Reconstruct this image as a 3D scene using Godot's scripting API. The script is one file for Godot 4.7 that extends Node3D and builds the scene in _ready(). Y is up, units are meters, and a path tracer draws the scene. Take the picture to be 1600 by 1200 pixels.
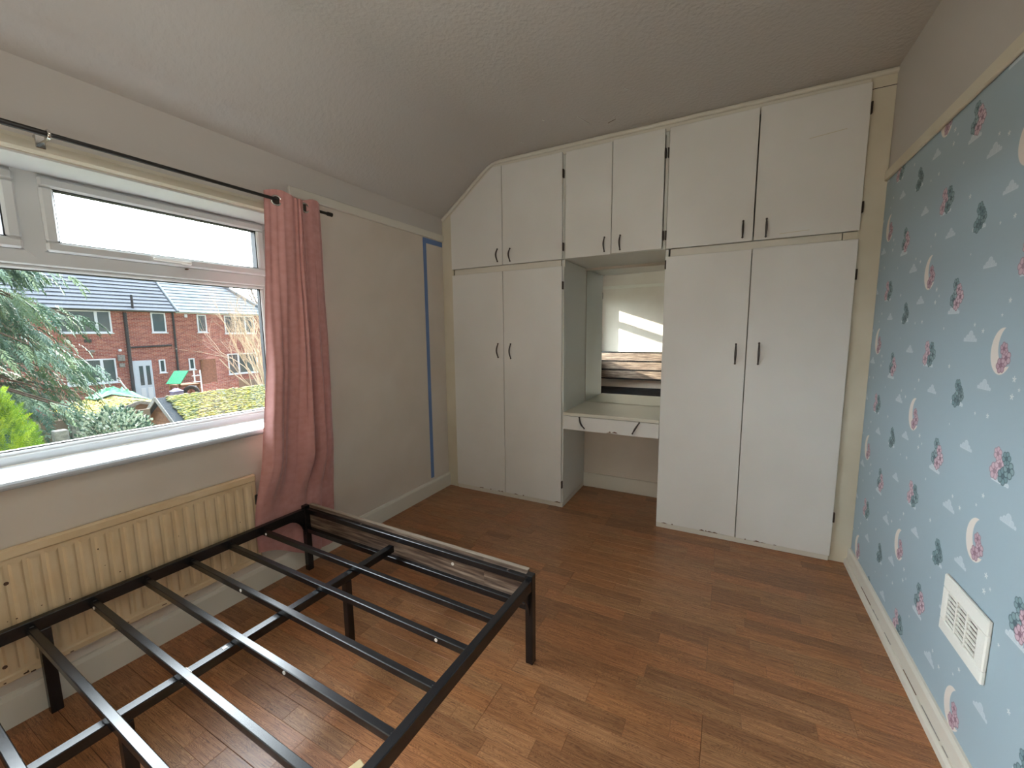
extends Node3D

var rng := RandomNumberGenerator.new()
var used := {}
var M := {}

# ------------------------------------------------------------------ naming and nodes
func numbered(called: String) -> String:
	if not used.has(called):
		used[called] = 0
		return called
	used[called] += 1
	return "%s_%03d" % [called, used[called]]

func thing(called: String, label: String, category: String, at := Vector3.ZERO, turn := 0.0, group := "") -> Node3D:
	var o := Node3D.new()
	o.name = numbered(called)
	add_child(o, true)
	o.position = at
	o.rotation.y = turn
	tag(o, label, category, group)
	return o

func tag(o: Node, label: String, category: String, group := "", kind := "") -> Node:
	o.set_meta("label", label)
	o.set_meta("category", category)
	if group != "": o.set_meta("group", group)
	if kind != "": o.set_meta("kind", kind)
	return o

# world: true when the shape was written in world coordinates and the parent is an unturned thing
func obj(called: String, st: SurfaceTool, m: Material, parent: Node = null, world := true, label := "") -> MeshInstance3D:
	var o := MeshInstance3D.new()
	o.mesh = st.commit()
	o.material_override = m
	o.cast_shadow = GeometryInstance3D.SHADOW_CASTING_SETTING_ON
	if parent == null:
		o.name = numbered(called)
		add_child(o, true)
	else:
		o.name = called
		parent.add_child(o, true)
		if world and parent is Node3D and not (parent is MeshInstance3D):
			o.position = -(parent as Node3D).position
	if label != "": o.set_meta("label", label)
	return o

func struct(called: String, st: SurfaceTool, m: Material, label: String, category: String) -> MeshInstance3D:
	var o := MeshInstance3D.new()
	o.mesh = st.commit()
	o.material_override = m
	o.name = called
	add_child(o, true)
	tag(o, label, category, "", "structure")
	return o

# ------------------------------------------------------------------ shapes
func mb() -> SurfaceTool:
	var st := SurfaceTool.new()
	st.begin(Mesh.PRIMITIVE_TRIANGLES)
	return st

func tri(st: SurfaceTool, a: Vector3, b: Vector3, c: Vector3, n: Vector3, ua := Vector2.ZERO, ub := Vector2.ZERO, uc := Vector2.ZERO) -> void:
	var flip: bool = (b - a).cross(c - a).dot(n) > 0.0
	st.set_normal(n)
	st.set_uv(ua)
	st.add_vertex(a)
	if flip:
		st.set_normal(n); st.set_uv(uc); st.add_vertex(c)
		st.set_normal(n); st.set_uv(ub); st.add_vertex(b)
	else:
		st.set_normal(n); st.set_uv(ub); st.add_vertex(b)
		st.set_normal(n); st.set_uv(uc); st.add_vertex(c)

func tri_n(st: SurfaceTool, p: Array, n: Array, uv: Array) -> void:
	var order := [0, 1, 2]
	if (p[1] - p[0]).cross(p[2] - p[0]).dot(n[0] + n[1] + n[2]) > 0.0: order = [0, 2, 1]
	for i in order:
		st.set_normal(n[i]); st.set_uv(uv[i]); st.add_vertex(p[i])

func quad(st: SurfaceTool, a: Vector3, b: Vector3, c: Vector3, d: Vector3, n: Vector3, uv: Array = []) -> void:
	if uv.is_empty(): uv = [Vector2(0, 0), Vector2(1, 0), Vector2(1, 1), Vector2(0, 1)]
	tri(st, a, b, c, n, uv[0], uv[1], uv[2])
	tri(st, a, c, d, n, uv[0], uv[2], uv[3])

func xf(t: Transform3D, p: Vector3) -> Vector3:
	return t * p

# box with chamfered edges between two corners; ch 0 gives a sharp one
func box(st: SurfaceTool, a: Vector3, b: Vector3, ch := 0.0, t := Transform3D.IDENTITY) -> void:
	var lo := Vector3(minf(a.x, b.x), minf(a.y, b.y), minf(a.z, b.z))
	var hi := Vector3(maxf(a.x, b.x), maxf(a.y, b.y), maxf(a.z, b.z))
	var c := (lo + hi) * 0.5
	var h := (hi - lo) * 0.5
	ch = minf(ch, minf(h.x, minf(h.y, h.z)) * 0.95)
	for ax in 3:
		var u := (ax + 1) % 3
		var v := (ax + 2) % 3
		for s in [-1.0, 1.0]:
			var n := Vector3.ZERO
			n[ax] = s
			var p: Array[Vector3] = []
			for k in [[-1, -1], [1, -1], [1, 1], [-1, 1]]:
				var q := Vector3.ZERO
				q[ax] = s * h[ax]
				q[u] = k[0] * (h[u] - ch)
				q[v] = k[1] * (h[v] - ch)
				p.append(t * (c + q))
			quad(st, p[0], p[1], p[2], p[3], (t.basis * n).normalized())
	if ch <= 0.0: return
	for ax in 3:
		var u := (ax + 1) % 3
		var v := (ax + 2) % 3
		for su in [-1.0, 1.0]:
			for sv in [-1.0, 1.0]:
				var n := Vector3.ZERO
				n[u] = su; n[v] = sv
				var p: Array[Vector3] = []
				for k in [[-1, 0], [1, 0], [1, 1], [-1, 1]]:
					var q := Vector3.ZERO
					q[ax] = k[0] * (h[ax] - ch)
					q[u] = su * (h[u] - (ch if k[1] == 1 else 0.0))
					q[v] = sv * (h[v] - (0.0 if k[1] == 1 else ch))
					p.append(t * (c + q))
				quad(st, p[0], p[1], p[2], p[3], (t.basis * n).normalized())
	for sx in [-1.0, 1.0]:
		for sy in [-1.0, 1.0]:
			for sz in [-1.0, 1.0]:
				var s := Vector3(sx, sy, sz)
				var e := Vector3(h.x, h.y, h.z)
				var p1 := t * (c + Vector3(s.x * e.x, s.y * (e.y - ch), s.z * (e.z - ch)))
				var p2 := t * (c + Vector3(s.x * (e.x - ch), s.y * e.y, s.z * (e.z - ch)))
				var p3 := t * (c + Vector3(s.x * (e.x - ch), s.y * (e.y - ch), s.z * e.z))
				tri(st, p1, p2, p3, (t.basis * s).normalized())

func bx(a: Vector3, b: Vector3, ch := 0.0) -> SurfaceTool:
	var st := mb()
	box(st, a, b, ch)
	return st

# square bar from a to b, w wide across, h high
func bar(st: SurfaceTool, a: Vector3, b: Vector3, w: float, h: float, ch := 0.002, up := Vector3.UP) -> void:
	var f := (b - a).normalized()
	if absf(f.dot(up)) > 0.99: up = Vector3.RIGHT
	var r := f.cross(up).normalized()
	var u := r.cross(f).normalized()
	var t := Transform3D(Basis(r, u, -f), (a + b) * 0.5)
	var l := a.distance_to(b) * 0.5
	box(st, Vector3(-w / 2, -h / 2, -l), Vector3(w / 2, h / 2, l), ch, t)

func tube(st: SurfaceTool, pts: Array, radii: Array, sides := 10, caps := true) -> void:
	var n := pts.size()
	var up := Vector3.UP
	var rings := []
	var norms := []
	var f0: Vector3 = (pts[1] - pts[0]).normalized()
	if absf(f0.dot(up)) > 0.9: up = Vector3.RIGHT
	for i in n:
		var f: Vector3 = (pts[mini(i + 1, n - 1)] - pts[maxi(i - 1, 0)]).normalized()
		var r := f.cross(up).normalized()
		var u := r.cross(f).normalized()
		up = u
		var rad: float = radii[mini(i, radii.size() - 1)]
		var ring := []
		var nn := []
		for k in sides:
			var a := TAU * k / sides
			var d := r * cos(a) + u * sin(a)
			ring.append(pts[i] + d * rad)
			nn.append(d)
		rings.append(ring)
		norms.append(nn)
	for i in n - 1:
		for k in sides:
			var k2 := (k + 1) % sides
			var z := Vector2.ZERO
			tri_n(st, [rings[i][k], rings[i][k2], rings[i + 1][k2]], [norms[i][k], norms[i][k2], norms[i + 1][k2]], [z, z, z])
			tri_n(st, [rings[i][k], rings[i + 1][k2], rings[i + 1][k]], [norms[i][k], norms[i + 1][k2], norms[i + 1][k]], [z, z, z])
	if caps:
		for e in [0, n - 1]:
			var f: Vector3 = (pts[0] - pts[1]).normalized() if e == 0 else (pts[n - 1] - pts[n - 2]).normalized()
			for k in range(1, sides - 1):
				tri(st, rings[e][0], rings[e][k], rings[e][k + 1], f)

func torus(st: SurfaceTool, at: Vector3, axis: Vector3, R: float, r: float, squash := 1.0, n := 20, m := 8) -> void:
	var u := axis.cross(Vector3.UP).normalized()
	var v := u.cross(axis).normalized()
	for i in n:
		for j in m:
			var p := []
			var q := []
			for c in [[0, 0], [1, 0], [1, 1], [0, 1]]:
				var a: float = TAU * (i + c[0]) / n
				var b: float = TAU * (j + c[1]) / m
				var d := u * cos(a) + v * sin(a)
				var nn := (d * cos(b) + axis * sin(b) / squash).normalized()
				p.append(at + d * (R + r * cos(b)) + axis * r * sin(b) * squash)
				q.append(nn)
			var z := Vector2.ZERO
			tri_n(st, [p[0], p[1], p[2]], [q[0], q[1], q[2]], [z, z, z])
			tri_n(st, [p[0], p[2], p[3]], [q[0], q[2], q[3]], [z, z, z])

func disc(st: SurfaceTool, at: Vector3, axis: Vector3, r: float, h: float, sides := 12) -> void:
	tube(st, [at, at + axis * h], [r, r], sides)

# polygon in the xy plane pushed from z0 to z1
func prism(st: SurfaceTool, poly: PackedVector2Array, z0: float, z1: float) -> void:
	var idx := Geometry2D.triangulate_polygon(poly)
	for i in range(0, idx.size(), 3):
		for z in [z0, z1]:
			var n := Vector3(0, 0, 1 if z == maxf(z0, z1) else -1)
			tri(st, Vector3(poly[idx[i]].x, poly[idx[i]].y, z), Vector3(poly[idx[i + 1]].x, poly[idx[i + 1]].y, z), Vector3(poly[idx[i + 2]].x, poly[idx[i + 2]].y, z), n)
	var cw := Geometry2D.is_polygon_clockwise(poly)
	for i in poly.size():
		var a := poly[i]
		var b := poly[(i + 1) % poly.size()]
		var d := (b - a).normalized()
		var n := Vector3(d.y, -d.x, 0) * (-1.0 if cw else 1.0)
		quad(st, Vector3(a.x, a.y, z0), Vector3(b.x, b.y, z0), Vector3(b.x, b.y, z1), Vector3(a.x, a.y, z1), n)

# the same, polygon given as (z, y), pushed along x
func prism_x(st: SurfaceTool, poly: PackedVector2Array, x0: float, x1: float) -> void:
	var idx := Geometry2D.triangulate_polygon(poly)
	for i in range(0, idx.size(), 3):
		for x in [x0, x1]:
			var n := Vector3(1 if x == maxf(x0, x1) else -1, 0, 0)
			tri(st, Vector3(x, poly[idx[i]].y, poly[idx[i]].x), Vector3(x, poly[idx[i + 1]].y, poly[idx[i + 1]].x), Vector3(x, poly[idx[i + 2]].y, poly[idx[i + 2]].x), n)
	var cw := Geometry2D.is_polygon_clockwise(poly)
	for i in poly.size():
		var a := poly[i]
		var b := poly[(i + 1) % poly.size()]
		var d := (b - a).normalized()
		var n := Vector3(0, -d.x, d.y) * (-1.0 if cw else 1.0)
		quad(st, Vector3(x0, a.y, a.x), Vector3(x0, b.y, b.x), Vector3(x1, b.y, b.x), Vector3(x1, a.y, a.x), n)

# mitred picture-frame ring in a plane of constant x, outer z0..z1, y0..y1, member width w
func ring_x(st: SurfaceTool, z0: float, z1: float, y0: float, y1: float, w: float, x0: float, x1: float, ch := 0.004) -> void:
	box(st, Vector3(x0, y0, z0), Vector3(x1, y0 + w, z1), ch)
	box(st, Vector3(x0, y1 - w, z0), Vector3(x1, y1, z1), ch)
	box(st, Vector3(x0, y0 + w - 0.001, z0), Vector3(x1, y1 - w + 0.001, z0 + w), ch)
	box(st, Vector3(x0, y0 + w - 0.001, z1 - w), Vector3(x1, y1 - w + 0.001, z1), ch)

# ------------------------------------------------------------------ materials
func paint(c: Color, rough := 0.6, metal := 0.0) -> StandardMaterial3D:
	var m := StandardMaterial3D.new()
	m.albedo_color = c
	m.roughness = rough
	m.metallic = metal
	return m

func rgb(r: int, g: int, b: int) -> Color:
	return Color(r / 255.0, g / 255.0, b / 255.0)

func noise_image(size: int, freq: float, seed: int, octaves := 4) -> Image:
	var n := FastNoiseLite.new()
	n.seed = seed
	n.noise_type = FastNoiseLite.TYPE_SIMPLEX_SMOOTH
	n.frequency = freq
	n.fractal_octaves = octaves
	return n.get_seamless_image(size, size)

# a tone-on-tone colour map: between two colours by noise
func mottle(size: int, freq: float, seed: int, a: Color, b: Color, octaves := 4) -> ImageTexture:
	var g := noise_image(size, freq, seed, octaves)
	var im := Image.create(size, size, false, Image.FORMAT_RGB8)
	for y in size:
		for x in size:
			im.set_pixel(x, y, a.lerp(b, g.get_pixel(x, y).r))
	return ImageTexture.create_from_image(im)

func relief(m: StandardMaterial3D, im: Image, cm: float, scale: float) -> void:
	m.heightmap_enabled = true
	m.heightmap_texture = ImageTexture.create_from_image(im)
	m.heightmap_scale = cm
	m.uv1_triplanar = true
	m.uv1_world_triplanar = true
	m.uv1_scale = Vector3.ONE * scale

func map_world(m: StandardMaterial3D, tex: Texture2D, scale: float) -> void:
	m.albedo_texture = tex
	m.uv1_triplanar = true
	m.uv1_world_triplanar = true
	m.uv1_scale = Vector3.ONE * scale

func oak_image() -> Image:
	var w := 2048
	var h := 512
	var im := Image.create(w, h, false, Image.FORMAT_RGB8)
	var warp := FastNoiseLite.new()
	warp.seed = 11; warp.frequency = 1.0; warp.fractal_octaves = 3
	var fine := FastNoiseLite.new()
	fine.seed = 23; fine.frequency = 1.0; fine.fractal_octaves = 2
	var c0 := rgb(192, 142, 98)
	var c1 := rgb(152, 102, 66)
	var c2 := rgb(86, 54, 34)
	for y in h:
		for x in w:
			var u := x / 1024.0
			var v := y / 1024.0
			var d := warp.get_noise_2d(u * 3.2, v * 16.0)
			var rings := v * 120.0 + d * 13.0
			var s := absf(fposmod(rings, 1.0) * 2.0 - 1.0)
			s = pow(1.0 - s, 2.2)
			var pore := fine.get_noise_2d(u * 9.0, v * 430.0)
			var broad := fine.get_noise_2d(u * 4.0 + 40.0, v * 70.0)
			var c := c0.lerp(c1, clampf(0.3 + s * 0.8 + broad * 0.45, 0.0, 1.0))
			c = c.lerp(c2, clampf((pore - 0.05) * 1.9, 0.0, 0.85) * (0.45 + 0.55 * s))
			im.set_pixel(x, y, c)
	return im

func barn_image() -> Image:  # greyed rustic board print of the bed
	var w := 768
	var h := 768
	var im := Image.create(w, h, false, Image.FORMAT_RGB8)
	var n := FastNoiseLite.new()
	n.seed = 5; n.frequency = 1.0; n.fractal_octaves = 4
	for y in h:
		for x in w:
			var u := x / 768.0
			var v := y / 768.0
			var g := n.get_noise_2d(u * 5.0, v * 110.0)
			var k := n.get_noise_2d(u * 3.0 + 7.0, v * 45.0)
			var c := rgb(128, 108, 92).lerp(rgb(70, 54, 44), clampf(0.5 + g * 1.1, 0, 1))
			c = c.lerp(rgb(176, 160, 142), clampf(k * 1.2, 0, 0.7))
			im.set_pixel(x, y, c)
	return im

func brick_image() -> Image:
	var n := 1024   # 1.8 m a side, 24 courses of 8 bricks
	var im := Image.create(n, n, false, Image.FORMAT_RGB8)
	im.fill(rgb(206, 192, 178))
	var r := RandomNumberGenerator.new()
	r.seed = 77
	var ch := n / 24.0
	var cw := n / 8.0
	for row in 24:
		for k in range(-1, 9):
			var c := rgb(172, 94, 76).lerp(rgb(140, 66, 56), r.randf())
			if r.randf() < 0.12: c = rgb(180, 108, 88)
			var x0 := (k + (0.5 if row % 2 == 1 else 0.0)) * cw
			var rr := Rect2i(int(x0) + 5, int(row * ch) + 5, int(cw) - 5, int(ch) - 6)
			im.fill_rect(rr.intersection(Rect2i(0, 0, n, n)), c)
	return im

# ---- wallpaper print: pale clouds, crescent moons, stars, and small plain posies
var WP: Image
const WPX := 1008.0
func wp_put(x: int, y: int, c: Color, a: float) -> void:
	x = posmod(x, WP.get_width())
	y = posmod(y, WP.get_height())
	WP.set_pixel(x, y, WP.get_pixel(x, y).lerp(c, a))

func wp_disc(cx: float, cy: float, rx: float, ry: float, c: Color, a: float) -> void:   # metres, y down
	for y in range(int((cy - ry) * WPX) - 1, int((cy + ry) * WPX) + 2):
		for x in range(int((cx - rx) * WPX) - 1, int((cx + rx) * WPX) + 2):
			var d := Vector2((x / WPX - cx) / rx, (y / WPX - cy) / ry).length()
			var k := clampf((1.0 - d) * minf(rx, ry) * WPX * 0.7, 0, 1)
			if k > 0: wp_put(x, y, c, a * k)

func wp_cloud(cx: float, cy: float, w: float, a: float) -> void:
	var c := rgb(228, 234, 236)
	for y in range(int((cy - w) * WPX), int((cy + w * 0.4) * WPX)):
		for x in range(int((cx - w) * WPX), int((cx + w) * WPX)):
			var p := Vector2(x / WPX - cx, y / WPX - cy) / w
			var d := 9.0
			for b in [[-0.52, 0.07, 0.12], [-0.27, -0.02, 0.18], [0.02, -0.17, 0.23], [0.3, -0.01, 0.17], [0.54, 0.08, 0.11], [0.0, 0.07, 0.2], [0.3, 0.1, 0.16], [-0.3, 0.1, 0.16]]:
				d = minf(d, p.distance_to(Vector2(b[0], b[1])) - b[2])
			d = maxf(d, p.y - 0.17)
			var k := clampf(-d * w * WPX * 0.5, 0, 1)
			if k > 0: wp_put(x, y, c, a * k * (1.0 if d > -0.05 else 0.72))

func wp_moon(cx: float, cy: float) -> void:
	for y in range(int((cy - 0.075) * WPX), int((cy + 0.075) * WPX)):
		for x in range(int((cx - 0.06) * WPX), int((cx + 0.06) * WPX)):
			var p := Vector2(x / WPX - cx, y / WPX - cy)
			var d1 := Vector2(p.x / 0.82, p.y).length() - 0.062
			var d2 := 0.052 - Vector2((p.x - 0.026) / 0.82, p.y + 0.014).length()
			var k := clampf(-maxf(d1, d2) * WPX * 0.7, 0, 1)
			if k > 0: wp_put(x, y, rgb(236, 226, 216), 0.95 * k)

func wp_star(cx: float, cy: float, r: float, a: float) -> void:
	for y in range(int((cy - r) * WPX) - 1, int((cy + r) * WPX) + 2):
		for x in range(int((cx - r) * WPX) - 1, int((cx + r) * WPX) + 2):
			var p := Vector2(x / WPX - cx, y / WPX - cy)
			var ang := p.angle()
			var rr := r * (0.62 + 0.38 * cos(5.0 * (ang + PI / 2)))
			var k := clampf((rr - p.length()) * WPX * 0.8, 0, 1)
			if k > 0: wp_put(x, y, rgb(238, 238, 232), a * k)

func wp_flower(cx: float, cy: float, r: float, c: Color, dark: Color) -> void:
	for i in 6:
		var a := TAU * i / 6.0 + cx * 90.0
		wp_disc(cx + cos(a) * r * 0.6, cy + sin(a) * r * 0.6, r * 0.46, r * 0.46, dark, 0.85)
		wp_disc(cx + cos(a) * r * 0.6, cy + sin(a) * r * 0.6, r * 0.36, r * 0.36, c, 0.95)
	wp_disc(cx, cy, r * 0.34, r * 0.34, dark, 0.9)

func wp_posy(cx: float, cy: float, s: float, c: Color, dark: Color) -> void:
	wp_flower(cx - 0.008 * s, cy + 0.018 * s, 0.017 * s, c, dark)
	wp_flower(cx + 0.007 * s, cy + 0.002 * s, 0.017 * s, c.lightened(0.15), dark)
	wp_flower(cx - 0.004 * s, cy - 0.017 * s, 0.014 * s, c, dark)

func wallpaper_image() -> Image:
	WP = Image.create(1024, 524, false, Image.FORMAT_RGB8)
	WP.fill(rgb(163, 183, 193))
	var pink := rgb(204, 172, 184)
	var rose := rgb(140, 104, 118)
	var teal := rgb(120, 150, 156)
	var deep := rgb(70, 92, 100)
	for k in 2:
		var z := 0.254 + 0.508 * k
		var y := 0.26 - 0.26 * k      # down
		var P := func(dz: float, dy: float) -> Vector2: return Vector2(z + dz, y - dy)
		var p: Vector2
		for cl in [[0.34, -0.23, 0.055], [0.395, -0.025, 0.05], [0.126, 0.107, 0.05], [0.447, 0.16, 0.05]]:
			p = P.call(cl[0], cl[1]); wp_cloud(p.x, p.y, cl[2] * 1.1, 0.68)
		for cl in [[0.07, 0.195, 0.062], [0.215, -0.145, 0.062], [0.308, 0.095, 0.06]]:
			p = P.call(cl[0], cl[1]); wp_cloud(p.x, p.y, cl[2], 0.8)
		p = P.call(0.0, 0.0); wp_moon(p.x, p.y)
		p = P.call(0.014, -0.014); wp_posy(p.x, p.y, 1.25, pink.darkened(0.06), rose)
		p = P.call(0.052, 0.235); wp_posy(p.x, p.y, 1.35, pink.lightened(0.1), rose.lightened(0.15))
		p = P.call(0.09, 0.232); wp_posy(p.x, p.y, 1.35, teal, deep)
		p = P.call(0.216, -0.085); wp_posy(p.x, p.y, 1.4, teal.lightened(0.1), deep)
		p = P.call(0.238, -0.10); wp_posy(p.x, p.y, 1.3, pink.lightened(0.15), rose)
		p = P.call(0.308, 0.124); wp_posy(p.x, p.y, 1.35, teal, deep)
		p = P.call(0.322, 0.118); wp_posy(p.x, p.y, 1.0, teal.darkened(0.15), deep)
		for s in [[0.007, 0.13, 7], [-0.02, 0.094, 5], [0.356, -0.19, 6], [0.405, -0.208, 7], [0.231, 0.199, 7], [0.07, -0.066, 8], [0.07, -0.11, 8], [0.095, -0.09, 5], [-0.024, -0.176, 7], [0.16, -0.2, 5], [0.42, 0.08, 5], [0.28, 0.02, 4]]:
			p = P.call(s[0], s[1]); wp_star(p.x, p.y, s[2] * 0.00115, 0.85)
	return WP

func make_materials() -> void:
	var wall_noise := noise_image(512, 0.02, 3, 4)
	M.cream = paint(Color.WHITE, 0.75)
	map_world(M.cream, mottle(256, 0.012, 31, rgb(215, 205, 192), rgb(208, 197, 183)), 0.8)
	M.cream.heightmap_enabled = true
	M.cream.heightmap_texture = ImageTexture.create_from_image(wall_noise)
	M.cream.heightmap_scale = 0.03
	M.upper = paint(rgb(196, 190, 183), 0.8)
	relief(M.upper, wall_noise, 0.04, 2.0)
	M.ceiling = paint(rgb(191, 186, 180), 0.85)
	relief(M.ceiling, noise_image(512, 0.045, 8, 3), 0.17, 1.6)
	M.gloss = paint(rgb(216, 211, 198), 0.4)              # glossed trim
	M.gloss_old = paint(Color.WHITE, 0.45)                # yellowed gloss filler boards
	map_world(M.gloss_old, mottle(256, 0.01, 14, rgb(216, 209, 190), rgb(204, 195, 172)), 0.9)
	M.door = paint(Color.WHITE, 0.42)
	map_world(M.door, mottle(256, 0.008, 21, rgb(229, 228, 223), rgb(221, 219, 213)), 0.7)
	M.door.heightmap_enabled = true
	M.door.heightmap_texture = ImageTexture.create_from_image(noise_image(256, 0.01, 4, 2))
	M.door.heightmap_scale = 0.03
	M.carcass = paint(rgb(214, 214, 206), 0.5)
	M.gap = paint(rgb(52, 44, 38), 0.8)
	M.chip = paint(rgb(112, 82, 60), 0.8)
	M.table = paint(rgb(216, 212, 196), 0.35)
	M.mirror = paint(rgb(236, 240, 236), 0.015, 1.0)
	M.handle = paint(rgb(92, 86, 82), 0.32, 0.9)
	M.hinge = paint(rgb(64, 54, 48), 0.5, 0.5)
	M.upvc = paint(rgb(206, 207, 205), 0.32)
	M.gasket = paint(rgb(40, 42, 44), 0.6)
	M.sill = paint(rgb(196, 202, 208), 0.25)
	var g := StandardMaterial3D.new()
	g.transparency = BaseMaterial3D.TRANSPARENCY_ALPHA
	g.albedo_color = Color(0.35, 0.4, 0.4, 0.03)
	g.roughness = 0.02
	M.glass = g
	M.black = paint(rgb(24, 24, 26), 0.27)
	M.white_plastic = paint(rgb(236, 234, 228), 0.4)
	M.rod = paint(rgb(66, 64, 62), 0.38, 0.8)
	M.chrome = paint(rgb(200, 198, 194), 0.18, 1.0)
	M.rad = paint(Color.WHITE, 0.42)
	map_world(M.rad, mottle(256, 0.02, 9, rgb(228, 206, 170), rgb(214, 187, 146)), 1.1)
	M.rust = paint(rgb(84, 58, 40), 0.9)
	M.tape = paint(rgb(100, 126, 172), 0.7)
	M.curtain = paint(Color.WHITE, 0.85)
	map_world(M.curtain, mottle(512, 0.02, 41, rgb(200, 148, 142), rgb(184, 128, 122)), 2.2)
	M.curtain.rim_enabled = true
	M.curtain.rim = 0.5
	M.curtain.rim_tint = 0.6
	M.curtain.heightmap_enabled = true
	M.curtain.heightmap_texture = ImageTexture.create_from_image(noise_image(256, 0.06, 17, 3))
	M.curtain.heightmap_scale = 0.02
	var oak := ImageTexture.create_from_image(oak_image())
	M.oak = []
	for t in [Color(0.98, 0.98, 0.98), Color(0.93, 0.9, 0.87), Color(1.0, 0.95, 0.91), Color(0.85, 0.83, 0.81), Color(0.97, 0.93, 0.88), Color(0.94, 0.95, 0.94)]:
		var m := paint(Color(t.r, t.g, t.b), 0.33)
		m.albedo_texture = oak
		M.oak.append(m)
	M.board = paint(rgb(92, 56, 32), 0.7)
	M.barn = paint(Color.WHITE, 0.6)
	map_world(M.barn, ImageTexture.create_from_image(barn_image()), 0.9)
	M.barn.uv1_world_triplanar = false
	M.barn_edge = paint(rgb(150, 136, 120), 0.6)
	M.pine = paint(rgb(228, 208, 160), 0.6)
	M.paper = paint(Color.WHITE, 0.55)
	M.paper.albedo_texture = ImageTexture.create_from_image(wallpaper_image())
	M.vent = paint(rgb(236, 236, 228), 0.5)
	relief(M.vent, noise_image(256, 0.06, 19, 3), 0.06, 6.0)
	M.dark = paint(rgb(40, 38, 36), 0.9)
	# outdoors
	M.brick = paint(Color.WHITE, 0.9)
	map_world(M.brick, ImageTexture.create_from_image(brick_image()), 1.0 / 1.8)
	M.tile = paint(rgb(116, 120, 128), 0.75)
	M.slate = paint(Color.WHITE, 0.7)
	map_world(M.slate, mottle(256, 0.02, 51, rgb(158, 166, 168), rgb(112, 120, 126)), 0.4)
	M.pipe = paint(rgb(62, 58, 58), 0.6)
	M.frame_out = paint(rgb(232, 236, 240), 0.5)
	M.pane_out = paint(rgb(70, 88, 90), 0.1)
	M.door_out = paint(rgb(206, 216, 226), 0.5)
	M.grass = paint(Color.WHITE, 0.95)
	map_world(M.grass, mottle(256, 0.03, 61, rgb(74, 86, 46), rgb(92, 84, 58)), 0.3)
	M.moss = paint(Color.WHITE, 0.95)
	map_world(M.moss, mottle(512, 0.02, 71, rgb(136, 130, 44), rgb(74, 84, 40), 5), 0.7)
	M.moss.heightmap_enabled = true
	M.moss.heightmap_texture = ImageTexture.create_from_image(noise_image(256, 0.03, 72, 5))
	M.moss.heightmap_scale = 4.0
	M.moss_bit = paint(Color.WHITE, 0.95)
	M.moss_bit.vertex_color_use_as_albedo = true
	M.shed_wood = paint(Color.WHITE, 0.85)
	map_world(M.shed_wood, mottle(256, 0.03, 81, rgb(150, 104, 70), rgb(116, 76, 50)), 0.8)
	M.felt = paint(rgb(62, 66, 70), 0.9)
	M.concrete = paint(Color.WHITE, 0.95)
	map_world(M.concrete, mottle(256, 0.04, 91, rgb(170, 166, 160), rgb(122, 118, 112)), 1.2)
	M.leaf = paint(Color.WHITE, 0.7)
	M.leaf.vertex_color_use_as_albedo = true
	M.leaf.backlight_enabled = true
	M.leaf.backlight = Color(0.10, 0.13, 0.05)
	M.leaf.cull_mode = BaseMaterial3D.CULL_DISABLED
	M.bark = paint(rgb(104, 84, 68), 0.95)
	M.twig = paint(rgb(196, 176, 152), 0.9)
	M.twig_grey = paint(rgb(142, 134, 126), 0.9)
	M.green_cloth = paint(rgb(16, 140, 90), 0.7)
	M.green_tarp = paint(rgb(70, 150, 100), 0.6)
	M.fence = paint(rgb(138, 116, 98), 0.9)
	M.purple = paint(rgb(128, 116, 142), 0.6)

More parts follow.
